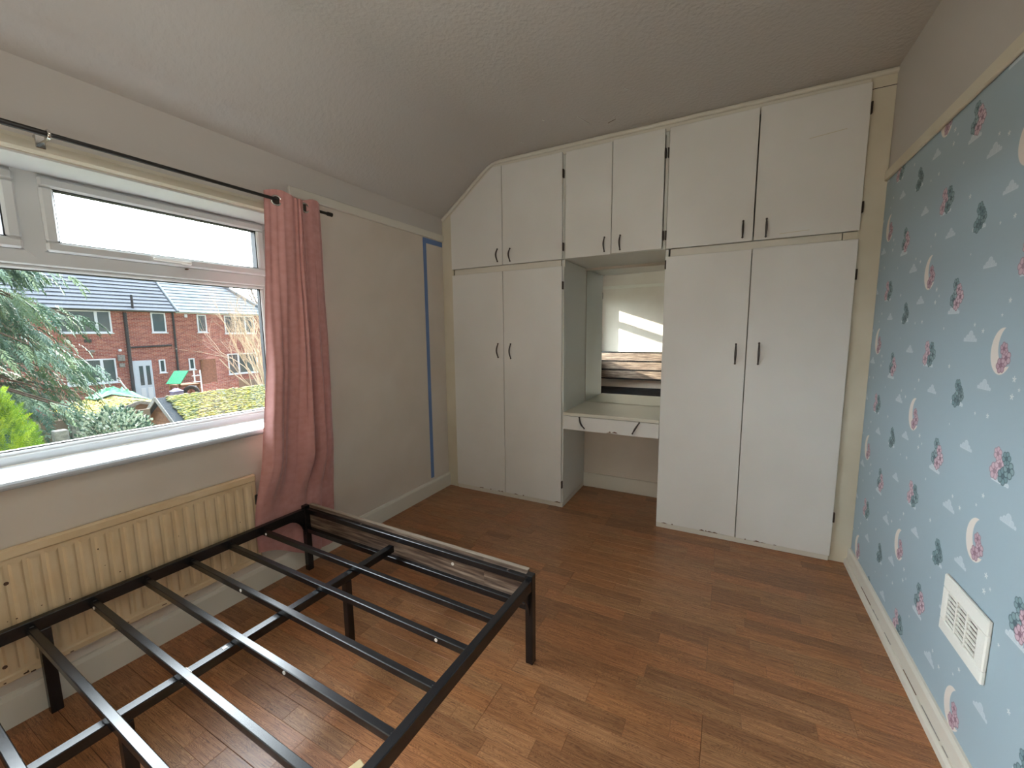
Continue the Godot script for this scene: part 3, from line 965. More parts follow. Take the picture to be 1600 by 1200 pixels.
func bed() -> void:
	var t := thing("bed_frame", "black metal double bed frame with bare slats and rustic wood end boards", "bed", Vector3(0.058, 0, 1.325), deg_to_rad(-1.25))
	var U := 1.325
	var L := 1.94
	var st: SurfaceTool
	var K := func(called: String, s: SurfaceTool, m: Material, p: Node = null, lab := "") -> MeshInstance3D:
		return obj(called, s, m, t if p == null else p, false, lab)
	for u in [0.0, U]:
		st = bx(Vector3(u - 0.015, 0, -0.015), Vector3(u + 0.015, 0.36, 0.015), 0.002)
		K.call("leg", st, M.black)
		st = bx(Vector3(u - 0.015, 0, 0.93), Vector3(u + 0.015, 0.302, 0.96), 0.002)
		K.call("leg", st, M.black)
		st = bx(Vector3(u - 0.015, 0, L - 0.015), Vector3(u + 0.015, 0.93, L + 0.015), 0.002)
		K.call("leg", st, M.black)
		# side rail and its curved gussets
		st = bx(Vector3(u - 0.013, 0.302, 0.016), Vector3(u + 0.013, 0.345, L - 0.016), 0.002)
		var rail: MeshInstance3D = K.call("side_rail", st, M.black)
		st = mb()
		var poly := PackedVector2Array([Vector2(0.015, 0.303), Vector2(0.015, 0.20)])
		for i in 7:
			var a := i / 6.0 * PI / 2
			poly.append(Vector2(0.017 + 0.085 * (1.0 - cos(a)), 0.20 + 0.10 * sin(a)))
		prism_x(st, poly, u - 0.004, u + 0.004)
		K.call("gusset", st, M.black, rail)
	# foot: rails, board, cap
	K.call("foot_rail", bx(Vector3(0.016, 0.322, -0.011), Vector3(U - 0.016, 0.348, 0.011), 0.002), M.black)
	K.call("foot_rail", bx(Vector3(0.016, 0.215, -0.011), Vector3(U - 0.016, 0.241, 0.011), 0.002), M.black)
	var fb: MeshInstance3D = K.call("foot_board", bx(Vector3(0.016, 0.225, -0.027), Vector3(U - 0.016, 0.362, -0.012), 0.001), M.barn, null, "rustic greyed wood foot board")
	K.call("edge_strip", bx(Vector3(0.016, 0.3622, -0.028), Vector3(U - 0.016, 0.3645, -0.0115)), M.barn_edge, fb)
	st = mb(); disc(st, Vector3(U - 0.37, 0.29, -0.013), Vector3(0, 0, 1), 0.007, 0.003); K.call("bolt_cap", st, M.white_plastic, fb)
	for u in [0.42, 1.23]:
		st = mb(); disc(st, Vector3(u, 0.348, 0.0), Vector3.UP, 0.005, 0.002); K.call("screw", st, M.chrome, fb)
	# head: rails and boards
	var hy := 0.46
	for i in 4:
		K.call("head_rail", bx(Vector3(0.016, hy + i * 0.146 - 0.011, L - 0.011), Vector3(U - 0.016, hy + i * 0.146 + 0.011, L + 0.011), 0.002), M.black)
	for i in 3:
		K.call("head_board", bx(Vector3(0.016, hy + i * 0.146 + 0.0115, L - 0.009), Vector3(U - 0.016, hy + (i + 1) * 0.146 - 0.0115, L + 0.009), 0.001), M.barn, null, "rustic greyed wood head board")
	# middle beam
	var um := 0.63
	var beam: MeshInstance3D = K.call("middle_beam", bx(Vector3(um - 0.015, 0.272, 0.012), Vector3(um + 0.015, 0.302, L - 0.012), 0.002), M.black)
	for w in [0.26, 0.945, 1.65]:
		K.call("middle_leg", bx(Vector3(um - 0.014, 0, w - 0.014), Vector3(um + 0.014, 0.2715, w + 0.014), 0.002), M.black)
	K.call("paper_tag", bx(Vector3(um - 0.016, 0.285, 0.80), Vector3(um + 0.016, 0.3035, 0.825)), M.white_plastic, beam)
	K.call("paper_tag", bx(Vector3(um - 0.006, 0.3022, 0.70), Vector3(um + 0.006, 0.3032, 0.712)), M.white_plastic, beam)
	# slats
	var n := 0
	var w := 0.228
	while w < L - 0.05:
		var sl: MeshInstance3D = K.call("slat", bx(Vector3(0.0135, 0.305, w - 0.0105), Vector3(U - 0.0135, 0.328, w + 0.0105), 0.002), M.black)
		st = mb()
		disc(st, Vector3([0.05, U - 0.13, 0.4, 0.9][n % 4], 0.318, w + 0.0095), Vector3(0, 0, 1), 0.0055, 0.003)
		K.call("plug", st, M.white_plastic, sl)
		for e in [0.02, U - 0.02]:
			st = mb()
			box(st, Vector3(e - 0.006, 0.3275, w - 0.006), Vector3(e + 0.006, 0.332, w + 0.006), 0.002)
			K.call("bolt", st, M.black, sl)
		w += 0.149
		n += 1

func radiator() -> void:
	var z0 := 1.535
	var z1 := 2.5
	var y0 := 0.155
	var y1 := 0.588
	var t := thing("radiator", "cream ribbed panel radiator with rust spots under the window", "radiator", Vector3(0, y0, (z0 + z1) / 2))
	obj("panel", bx(Vector3(-0.0095, y0, z0), Vector3(0.006, y1, z1), 0.005), M.rad, t)
	obj("top_band", bx(Vector3(-0.009, y1 - 0.034, z0 + 0.001), Vector3(0.013, y1 + 0.002, z1 - 0.001), 0.006), M.rad, t)
	obj("bottom_band", bx(Vector3(-0.009, y0 - 0.002, z0 + 0.001), Vector3(0.0115, y0 + 0.024, z1 - 0.001), 0.005), M.rad, t)
	var z := z0 + 0.02
	while z < z1 - 0.04:
		var st := mb()
		var a := y0 + 0.03
		var b := y1 - 0.04
		var poly := [[0.0, 0.0055], [0.006, 0.0115], [0.010, 0.0125], [0.022, 0.0125], [0.026, 0.0115], [0.032, 0.0055]]
		for i in poly.size() - 1:
			var p: Array = poly[i]
			var q: Array = poly[i + 1]
			var nn := Vector3(q[0] - p[0], 0, -(q[1] - p[1])).normalized()
			var lift := 0.012
			quad(st, Vector3(p[1], a + (0.0 if i == 0 else lift * p[1] / 0.0125), z + p[0]), Vector3(q[1], a + lift * q[1] / 0.0125, z + q[0]), Vector3(q[1], b - lift * q[1] / 0.0125, z + q[0]), Vector3(p[1], b - lift * p[1] / 0.0125, z + p[0]), nn)
		obj("flute", st, M.rad, t)
		z += 0.0405
	for c in [[0.482, 2.325], [0.215, 2.356]]:
		var st := mb()
		disc(st, Vector3(0.012, c[0], c[1]), Vector3(1, 0, 0), 0.006, 0.0012, 8)
		obj("rust_spot", st, M.rust, t)
	for k in 30:
		var st := mb()
		var zz := lerpf(z0 + 0.05, 2.45, rng.randf())
		var yy := y0 + rng.randf() * 0.012 if k < 18 else lerpf(y0 + 0.03, 0.5, rng.randf())
		box(st, Vector3(0.011, yy, zz), Vector3(0.0131, yy + 0.002 + rng.randf() * 0.002, zz + 0.002 + rng.randf() * (0.012 if k < 18 else 0.002)))
		obj("rust_spot", st, M.rust, t)
	var st := mb()
	tube(st, [Vector3(0.012, 0.462, 1.545), Vector3(0.026, 0.462, 1.545)], [0.005], 8)
	box(st, Vector3(0.012, 0.44, 1.538), Vector3(0.022, 0.49, 1.552), 0.003)
	obj("air_valve", st, M.gap, t)

func curtain() -> void:
	# rod
	var t := thing("curtain_rod", "slim dark grey curtain rod running above the window", "curtain rod", Vector3(0.08, 1.885, 2.1))
	var st := mb()
	tube(st, [Vector3(0.08, 1.885, 1.085), Vector3(0.08, 1.882, 2.12)], [0.0075], 12)
	obj("rod", st, M.rod, t)
	st = mb()
	tube(st, [Vector3(0.08, 1.882, 2.10), Vector3(0.08, 1.879, 3.25)], [0.0092], 12)
	obj("rod", st, M.rod, t, true, "thicker outer tube of the telescopic rod")
	st = mb()
	tube(st, [Vector3(0.08, 1.885, 1.086), Vector3(0.08, 1.885, 1.06)], [0.0105], 12)
	obj("end_cap", st, M.rod, t)
	for zb in [2.105, 3.15]:
		st = mb()
		box(st, Vector3(-0.009, 1.855, zb - 0.012), Vector3(0.012, 1.895, zb + 0.012), 0.002)
		bar(st, Vector3(0.01, 1.868, zb), Vector3(0.08, 1.868, zb), 0.01, 0.006)
		torus(st, Vector3(0.08, 1.881, zb), Vector3(0, 0, 1), 0.0125, 0.003, 1.6)
		obj("bracket", st, M.chrome, t, true, "chrome rod bracket")
	# curtain panel
	var c := thing("curtain", "dusty pink eyelet curtain bunched beside the window down to the skirting", "curtain", Vector3(0.05, 0.07, 1.3))
	# cross-section: along the width, forward depth
	var prof_top := [[0.0, 0.02], [0.08, 0.2], [0.17, 0.5], [0.26, 0.85], [0.38, 1.05], [0.44, 0.95], [0.47, 1.15], [0.487, 0.8], [0.505, 1.2], [0.53, 1.25], [0.555, 0.85], [0.575, 1.12], [0.60, 1.0], [0.625, 0.66], [0.68, 0.72], [0.80, 0.85], [0.93, 0.8], [1.0, 0.62]]
	var prof_bot := [[0.0, 0.35], [0.06, 0.9], [0.13, 1.0], [0.22, 0.62], [0.31, 0.35], [0.40, 0.55], [0.50, 1.0], [0.55, 1.05], [0.59, 0.6], [0.605, 0.05], [0.63, 0.35], [0.69, 0.85], [0.75, 0.95], [0.80, 0.7], [0.815, 0.1], [0.84, 0.35], [0.90, 0.5], [0.96, 0.4], [1.0, 0.15]]
	var ns := 110
	var nt := 70
	var edge := [[1.9, 1.41, 1.14], [1.47, 1.432, 1.136], [1.02, 1.462, 1.122], [0.72, 1.506, 1.116], [0.478, 1.535, 1.11], [0.216, 1.565, 1.125], [0.06, 1.56, 1.14]]
	var grid := []
	for j in nt + 1:
		var k := j / float(nt)
		var rowp := []
		for i in ns + 1:
			var s := i / float(ns)
			# hem drops toward the far edge, top slightly uneven
			var ytop := 1.908 + 0.06 * smoothstep(0.42, 0.75, s)
			ytop = 1.917 + 0.012 * sin(s * 9.0)
			var ybot := 0.20 - 0.14 * smoothstep(0.0, 0.75, s)
			var y := lerpf(ytop, ybot, k)
			var zl := 0.0
			var zr := 0.0
			var yy := lerpf(1.9, 0.06, k)
			for e in edge.size() - 1:
				if yy <= edge[e][0] + 0.001 and yy >= edge[e + 1][0] - 0.001:
					var q: float = (edge[e][0] - yy) / (edge[e][0] - edge[e + 1][0])
					zl = lerpf(edge[e][1], edge[e + 1][1], q)
					zr = lerpf(edge[e][2], edge[e + 1][2], q)
			var z := lerpf(zl, zr, s)
			var m := smoothstep(0.1, 0.75, k)
			var d := lerpf(profile(prof_top, s), profile(prof_bot, s), m)
			var lowp := smoothstep(0.66, 0.38, y)
			var x0 := lerpf(lerpf(0.055, 0.022, smoothstep(0.05, 0.6, k)), 0.0165, lowp)
			var amp := lerpf(lerpf(0.05, 0.1, smoothstep(0.1, 0.6, k)), 0.014, lowp)
			var wob := 0.004 * sin(k * 13.0 + s * 21.0) * smoothstep(0.05, 0.3, k) * (1.0 - k * 0.6)
			rowp.append(Vector3(x0 + amp * d + wob, y, z))
		grid.append(rowp)
	var mst := mb()
	sheet(mst, grid, 0.0018)
	obj("cloth", mst, M.curtain, c)
	# stitched heading line and hem
	for e in [[0.165, 1.368], [0.66, 1.228]]:
		st = mb()
		var at := Vector3(0.0815 if e[0] < 0.5 else 0.0915, 1.878, e[1])
		torus(st, at, Vector3(0.9, 0, 0.35 if e[0] < 0.5 else 0.0).normalized(), 0.021, 0.0045, 0.9)
		obj("eyelet", st, M.chrome, c, true, "chrome eyelet ring")
		st = mb()
		disc(st, at + Vector3(-0.001, 0, 0), Vector3(0.9, 0, 0.35 if e[0] < 0.5 else 0.0).normalized(), 0.019, 0.002, 20)
		obj("eyelet_hole", st, M.gap, c)

func profile(p: Array, s: float) -> float:
	for i in p.size() - 1:
		if s <= p[i + 1][0]:
			var q: float = (s - p[i][0]) / (p[i + 1][0] - p[i][0])
			return lerpf(p[i][1], p[i + 1][1], q * q * (3.0 - 2.0 * q))
	return p[p.size() - 1][1]

func sheet(st: SurfaceTool, g: Array, th: float) -> void:
	var nj := g.size()
	var ni: int = g[0].size()
	var nr := []
	for j in nj:
		var row := []
		for i in ni:
			var a: Vector3 = g[j][mini(i + 1, ni - 1)] - g[j][maxi(i - 1, 0)]
			var b: Vector3 = g[mini(j + 1, nj - 1)][i] - g[maxi(j - 1, 0)][i]
			var n := a.cross(b).normalized()
			if n.x < 0 and absf(n.x) > 0.0: n = n if false else n
			row.append(n)
		nr.append(row)
	var sgn := 1.0
	if (nr[0][ni / 6] as Vector3).x < 0: sgn = -1.0
	for side in [1.0, -1.0]:
		for j in nj - 1:
			for i in ni - 1:
				var p := []
				var q := []
				var uv := []
				for c in [[0, 0], [1, 0], [1, 1], [0, 1]]:
					var n: Vector3 = nr[j + c[1]][i + c[0]] * sgn * side
					p.append(g[j + c[1]][i + c[0]] + n * th * 0.5)
					q.append(n)
					uv.append(Vector2((i + c[0]) / float(ni), (j + c[1]) / float(nj)))
				tri_n(st, [p[0], p[1], p[2]], [q[0], q[1], q[2]], [uv[0], uv[1], uv[2]])
				tri_n(st, [p[0], p[2], p[3]], [q[0], q[2], q[3]], [uv[0], uv[2], uv[3]])

func small_things() -> void:
	var st := mb()
	box(st, Vector3(-0.0098, 0.128, 0.174), Vector3(-0.0090, 1.942, 0.210))
	box(st, Vector3(-0.0098, 1.907, -0.018), Vector3(-0.0089, 1.943, 0.211))
	tag(obj("masking_tape", st, M.tape), "blue masking tape line stuck down the cream wall beside the left wardrobe", "tape")
	# wall vent
	var t := thing("air_vent", "white painted louvred air vent low on the blue wallpaper wall", "vent", Vector3(W, 0.333, 1.12))
	st = mb()
	var x0 := W - 0.012
	box(st, Vector3(x0, 0.333, 0.997), Vector3(W - 0.0012, 0.372, 1.238), 0.003)
	box(st, Vector3(x0, 0.47, 0.997), Vector3(W - 0.0012, 0.512, 1.238), 0.003)
	box(st, Vector3(x0, 0.37, 0.997), Vector3(W - 0.0012, 0.472, 1.025), 0.003)
	box(st, Vector3(x0, 0.37, 1.196), Vector3(W - 0.0012, 0.472, 1.238), 0.003)
	obj("face_plate", st, M.vent, t)
	obj("back_plate", bx(Vector3(W - 0.003, 0.373, 1.026), Vector3(W - 0.0012, 0.469, 1.195)), M.concrete, t)
	for c in 3:
		for r in 7:
			var z := 1.028 + c * 0.057
			var y := 0.376 + r * 0.0138
			st = mb()
			var tr := Transform3D(Basis(Vector3(0, 0, 1), 0.5), Vector3(W - 0.0075, y + 0.005, z + 0.025))
			box(st, Vector3(-0.003, -0.0035, -0.024), Vector3(0.003, 0.0035, 0.024), 0.001, tr)
			obj("louvre", st, M.vent, t)
	st = mb()
	for c in 2:
		box(st, Vector3(x0 + 0.001, 0.37, 1.078 + c * 0.057), Vector3(W - 0.002, 0.472, 1.085 + c * 0.057), 0.001)
	obj("divider", st, M.vent, t)
	# pale batten under the bed rail
	st = mb()
	bar(st, Vector3(1.11, 0.008, 1.925), Vector3(1.04, 0.008, 2.16), 0.03, 0.016, 0.003)
	tag(obj("wood_batten", st, M.pine), "short pale wood batten lying on the floor by the bed rail", "batten")

# ------------------------------------------------------------------ outdoors
const GY := -2.6

func outdoors() -> void:
	var st := bx(Vector3(-70, GY - 0.3, -60), Vector3(-0.31, GY, 40))
	struct("ground", st, M.grass, "rough green and brown garden ground outside", "ground")
	house_left()
	house_right()
	sheds()
	garden_things()
	plants()

func out_window(t: Node3D, x: float, z0: float, z1: float, y0: float, y1: float, split := -1.0) -> void:
	var st := mb()
	ring_x(st, z0, z1, y0, y1, 0.07, x - 0.03, x + 0.05, 0.008)
	if split > 0: box(st, Vector3(x - 0.03, y0 + 0.06, split - 0.05), Vector3(x + 0.05, y1 - 0.06, split + 0.05), 0.008)
	box(st, Vector3(x - 0.02, y0 - 0.05, z0 - 0.05), Vector3(x + 0.1, y0, z1 + 0.05), 0.01)
	var f := obj("window", st, M.frame_out, t)
	var parts := [[z0, z1]]
	if split > 0: parts = [[z0, split], [split, z1]]
	for p in parts:
		obj("pane", bx(Vector3(x - 0.02, y0 + 0.06, p[0] + 0.06), Vector3(x + 0.015, y1 - 0.06, p[1] - 0.06)), M.pane_out, f)

func roof_point(y: float, z: float, off := 0.0) -> Vector3:
	var x := -26.9 - (y - 2.74) / 0.846
	return Vector3(x + off * 0.646, y + off * 0.763, z)

func house_left() -> void:
	var t := thing("house", "red brick house with dark ribbed tile roof and white double door", "house", Vector3(-30.5, GY, -3.5))
	var x := -27.0
	obj("wall", bx(Vector3(-34, GY, -9.795), Vector3(x, 2.66, 3.0)), M.brick, t)
	var st := mb()
	var zs := [3.3, -9.79]
	quad(st, roof_point(2.6, zs[0]), roof_point(2.6, zs[1]), roof_point(5.75, zs[1]), roof_point(5.75, zs[0]), Vector3(0.646, 0.763, 0))
	quad(st, Vector3(-34.2, 2.6, zs[0]), Vector3(-34.2, 2.6, zs[1]), roof_point(5.75, zs[1]), roof_point(5.75, zs[0]), Vector3(-0.7, 0.7, 0))
	var roof := obj("roof", st, M.tile, t)
	var y := 2.58
	while y < 5.7:
		st = mb()
		var a := roof_point(y, -9.78, 0.085)
		var b := roof_point(y + 0.26, -9.78, 0.02)
		var c := roof_point(y + 0.01, -9.78, 0.0)
		var dz := Vector3(0, 0, 13.0)
		quad(st, a, b, b + dz, a + dz, Vector3(0.646, 0.763, 0))
		quad(st, a, c, c + dz, a + dz, Vector3(0.5, -0.6, 0).normalized())
		obj("tile_course", st, M.tile, roof)
		y += 0.21
	obj("gutter", bx(Vector3(-26.98, 2.56, -9.78), Vector3(-26.82, 2.68, 3.2), 0.03), M.pipe, t)
	st = mb(); tube(st, [Vector3(-26.93, 2.5, -7.54), Vector3(-26.93, GY, -7.5)], [0.08], 8); obj("downpipe", st, M.pipe, t)
	st = mb(); tube(st, [Vector3(-26.93, 2.58, -9.72), Vector3(-26.93, GY, -9.66)], [0.055], 8); obj("downpipe", st, M.pipe, t)
	st = mb(); tube(st, [Vector3(-26.93, 0.62, -7.6), Vector3(-26.93, 0.68, -9.5)], [0.05], 8); obj("waste_pipe", st, M.pipe, t)
	st = mb(); tube(st, [roof_point(2.7, -7.88), roof_point(2.7, -7.88) + Vector3(0, 0.75, 0)], [0.06], 8); obj("vent_pipe", st, M.pipe, t)
	out_window(t, x, -6.96, -5.0, 1.42, 2.57, -6.37 + 0.0 if false else -1.0)
	out_window(t, x, -9.36, -8.67, 1.42, 2.55)
	out_window(t, x, -6.93, -5.0, -1.2, 0.08)
	for w in [[-6.37, 1.42, 2.57], [-6.36, -1.2, 0.08]]:
		obj("mullion", bx(Vector3(x - 0.02, w[1] + 0.06, w[0] - 0.06), Vector3(x + 0.055, w[2] - 0.06, w[0] + 0.06), 0.01), M.frame_out, t)
	out_window(t, x, -9.11, -8.8, -0.88, -0.12)
	# double door
	st = mb()
	box(st, Vector3(x - 0.02, GY + 0.1, -8.46), Vector3(x + 0.06, -0.12, -7.6), 0.01)
	var d := obj("door", st, M.door_out, t)
	for z in [-7.95, -8.26]:
		obj("pane", bx(Vector3(x + 0.05, -1.5, z - 0.09), Vector3(x + 0.066, -0.42, z + 0.09), 0.005), M.pane_out, d)
		obj("door_panel", bx(Vector3(x + 0.05, -2.35, z - 0.11), Vector3(x + 0.07, -1.65, z + 0.11), 0.01), M.frame_out, d)
	obj("meter_box", bx(Vector3(x, -0.1, -7.3), Vector3(x + 0.15, 0.24, -7.02), 0.02), M.concrete, t)
	obj("meter_box", bx(Vector3(x, -0.42, -7.27), Vector3(x + 0.12, -0.2, -7.05), 0.02), M.concrete, t)
	obj("security_light", bx(Vector3(x, 0.42, -7.22), Vector3(x + 0.12, 0.55, -7.08), 0.03), M.frame_out, t)
	obj("wall_vent", bx(Vector3(x, 0.93, -6.1), Vector3(x + 0.04, 1.1, -5.82), 0.01), M.pipe, t)
	obj("wall_vent", bx(Vector3(x, 0.42, -6.15), Vector3(x + 0.1, 0.55, -5.9), 0.02), M.concrete, t)
	obj("chimney", bx(Vector3(-31.2, 4.9, -6.2), Vector3(-30.3, 6.6, -5.2), 0.02), M.brick, t)

func house_right() -> void:
	var t := thing("house", "adjoining red brick house with pale slate hipped roof behind bare branches", "house", Vector3(-30.5, GY, -12.5))
	var x := -27.0
	obj("wall", bx(Vector3(-34, GY, -15.25), Vector3(x, 2.66, -9.805)), M.brick, t)
	var st := mb()
	var hip := func(y: float) -> float: return -15.5 + (y - 2.6) * 0.93
	quad(st, roof_point(2.6, -9.82), roof_point(2.6, -15.5), roof_point(5.75, hip.call(5.75)), roof_point(5.75, -9.82), Vector3(0.646, 0.763, 0))
	tri(st, roof_point(2.6, -15.5), Vector3(-34.2, 2.6, -15.5), roof_point(5.75, hip.call(5.75)), Vector3(0, 0.7, -0.7))
	quad(st, Vector3(-34.2, 2.6, -9.8), Vector3(-34.2, 2.6, -15.5), roof_point(5.75, hip.call(5.75)), roof_point(5.75, -9.8), Vector3(-0.7, 0.7, 0))
	var roof := obj("roof", st, M.slate, t)
	var y := 2.58
	while y < 5.6:
		st = mb()
		var a := roof_point(y, -9.83, 0.05)
		var b := roof_point(y + 0.24, -9.83, 0.015)
		var c := roof_point(y + 0.01, -9.83, 0.0)
		var e := Vector3(0, 0, hip.call(y) + 9.83)
		var e2 := Vector3(0, 0, hip.call(y + 0.24) + 9.83)
		quad(st, a, b, b + e2, a + e, Vector3(0.646, 0.763, 0))
		quad(st, a, c, c + e, a + e, Vector3(0.5, -0.6, 0).normalized())
		obj("slate_course", st, M.slate, roof)
		y += 0.2
	st = mb()
	tube(st, [roof_point(2.58, -15.5, 0.06), roof_point(5.75, hip.call(5.75), 0.06)], [0.11], 8)
	obj("hip_tile", st, M.slate, roof)
	st = mb()
	tube(st, [roof_point(2.6, -9.9, 0.05), roof_point(5.75, -9.9, 0.05)], [0.07], 6)
	obj("party_ridge", st, M.slate, roof)
	obj("gutter", bx(Vector3(-26.98, 2.54, -15.5), Vector3(-26.84, 2.64, -9.85), 0.03), M.frame_out, t)
	out_window(t, x, -11.47, -10.95, 1.42, 2.5)
	out_window(t, x, -14.4, -12.5, 1.33, 2.5, 0.0 - 1.0)
	obj("mullion", bx(Vector3(x - 0.02, 1.39, -13.84), Vector3(x + 0.055, 2.44, -13.74), 0.01), M.frame_out, t)
	obj("mullion", bx(Vector3(x - 0.02, 1.39, -13.18), Vector3(x + 0.055, 2.44, -13.12), 0.01), M.frame_out, t)
	out_window(t, x, -10.6, -10.28, -0.83, -0.14)
	out_window(t, x, -14.42, -12.5, -1.33, 0.02)
	obj("mullion", bx(Vector3(x - 0.02, -1.27, -13.2), Vector3(x + 0.055, -0.04, -13.1), 0.01), M.frame_out, t)
	obj("door", bx(Vector3(x - 0.02, GY + 0.1, -11.75), Vector3(x + 0.05, -0.25, -10.9), 0.01), M.shed_wood, t)
	obj("vent_cap", bx(Vector3(x, 2.3, -10.45), Vector3(x + 0.1, 2.5, -10.3), 0.02), M.frame_out, t)

func moss_bits(t: Node3D, o: Vector3, du: Vector3, dv: Vector3, n: int, seed: int, cols: Array, size := 0.035) -> void:
	# cushions of moss over a roof slope
	var r := RandomNumberGenerator.new()
	r.seed = seed
	var s := SphereMesh.new()
	s.radius = 1.0; s.height = 1.2; s.radial_segments = 7; s.rings = 3
	var mm := MultiMesh.new()
	mm.transform_format = MultiMesh.TRANSFORM_3D
	mm.use_colors = true
	mm.mesh = s
	mm.instance_count = n
	for i in n:
		var k := size * (0.5 + r.randf())
		var p := o + du * r.randf() + dv * r.randf()
		mm.set_instance_transform(i, Transform3D(Basis.from_euler(Vector3(r.randf(), r.randf() * 6, r.randf())).scaled(Vector3(k * 1.3, k * 0.7, k * 1.3)), p))
		mm.set_instance_color(i, (cols[r.randi() % cols.size()] as Color).srgb_to_linear().lightened(r.randf() * 0.1))
	var o2 := MultiMeshInstance3D.new()
	o2.multimesh = mm
	o2.material_override = M.moss_bit
	o2.name = "moss"
	o2.set_meta("kind", "stuff")
	t.add_child(o2, true)
	o2.position = -t.position

func sheds() -> void:
	# near shed: ridge runs parallel to the houses, gable toward the left
	var t := thing("shed", "brown timber shed with a yellow green mossy roof near the window", "shed", Vector3(-11.7, GY, -4.5))
	var zr := -2.45
	var ze := -7.2
	var st := mb()
	var rx := -11.3       # ridge
	var ry := -0.37
	var fx := -10.35      # near eaves
	var fy := -1.02
	var bxx := -12.25
	var wall := PackedVector2Array([Vector2(bxx + 0.12, GY), Vector2(fx - 0.12, GY), Vector2(fx - 0.12, fy + 0.04), Vector2(rx, ry - 0.1), Vector2(bxx + 0.12, fy + 0.04)])
	prism(st, wall, zr - 0.12, ze + 0.1)
	obj("wall", st, M.shed_wood, t)
	for k in 7:    # boards of the gable
		st = mb()
		var y0 := GY + 0.02 + k * 0.26
		var half := 0.83 if y0 + 0.26 < fy else maxf(0.1, 0.83 * (ry - 0.1 - (y0 + 0.26)) / (ry - fy))
		box(st, Vector3(rx - half, y0, zr - 0.125), Vector3(rx + half, y0 + 0.252, zr - 0.1), 0.006)
		obj("board", st, M.shed_wood, t)
	for sgn in [1.0, -1.0]:
		st = mb()
		var ex := fx if sgn > 0 else bxx
		bar(st, Vector3(rx, ry - 0.03, (zr + ze) / 2), Vector3(ex, fy - 0.03, (zr + ze) / 2), absf(zr - ze) , 0.05, 0.01)
		obj("roof_slope", st, M.felt, t)
		st = mb()
		bar(st, Vector3(rx, ry - 0.02, zr + 0.02), Vector3(ex, fy - 0.04, zr + 0.02), 0.025, 0.11, 0.004)
		obj("barge_board", st, M.concrete, t)
	st = mb()
	bar(st, Vector3(rx + 0.03, ry - 0.0, (zr + ze) / 2 - 0.12), Vector3(fx + 0.0, fy - 0.0 + 0.03, (zr + ze) / 2 - 0.12), absf(zr - ze) - 0.35, 0.03, 0.01)
	obj("moss_bed", st, M.moss, t)
	moss_bits(t, Vector3(rx, ry + 0.01, zr - 0.22), Vector3(fx - rx, fy - ry + 0.03, 0), Vector3(0, 0, ze - zr + 0.3), 3800, 5, [rgb(158, 150, 40), rgb(136, 132, 44), rgb(104, 110, 48), rgb(78, 86, 46), rgb(140, 132, 62)])
	# far shed
	t = thing("shed", "low shed with a yellow mossy roof behind the variegated bush", "shed", Vector3(-15.5, GY, -3.2))
	st = mb()
	var g := PackedVector2Array([Vector2(-2.1, GY), Vector2(-4.2, GY), Vector2(-4.2, -1.15), Vector2(-3.15, -0.84), Vector2(-2.1, -1.15)])
	prism_x(st, g, -17.2, -14.4)
	obj("wall", st, M.fence, t)
	for sgn in [0, 1]:
		st = mb()
		var za := -1.95 if sgn == 0 else -4.35
		bar(st, Vector3(-15.75, -0.80, -3.15), Vector3(-15.75, -1.17, za), 3.1, 0.05, 0.01)
		obj("roof_slope", st, M.felt, t)
		st = mb()
		bar(st, Vector3(-14.18, -0.80, -3.15), Vector3(-14.18, -1.17, za), 0.03, 0.1, 0.004)
		obj("barge_board", st, M.concrete, t)
		moss_bits(t, Vector3(-17.2, -0.77, -3.15), Vector3(2.95, 0, 0), Vector3(0, -0.35, za + 3.15), 900, 6 + sgn, [rgb(176, 146, 34), rgb(158, 150, 44), rgb(128, 122, 42)], 0.05)

func crumple(st: SurfaceTool, o: Vector3, du: Vector3, dv: Vector3, h: float, seed: int, n := 14, ridge := 0.0, fall := 0.0) -> void:
	var f := FastNoiseLite.new()
	f.seed = seed; f.frequency = 0.35
	var g := []
	for j in n + 1:
		var row := []
		for i in n + 1:
			var a := i / float(n)
			var b := j / float(n)
			var dome := sin(a * PI) * sin(b * PI)
			var p := o + du * a + dv * b + Vector3(0, h * (dome + 0.6 * dome * f.get_noise_2d(i * 1.7, j * 1.7) * 2.0), 0)
			p.y -= fall * absf(p.z - ridge)
			row.append(p)
		g.append(row)
	sheet(st, g, 0.02)

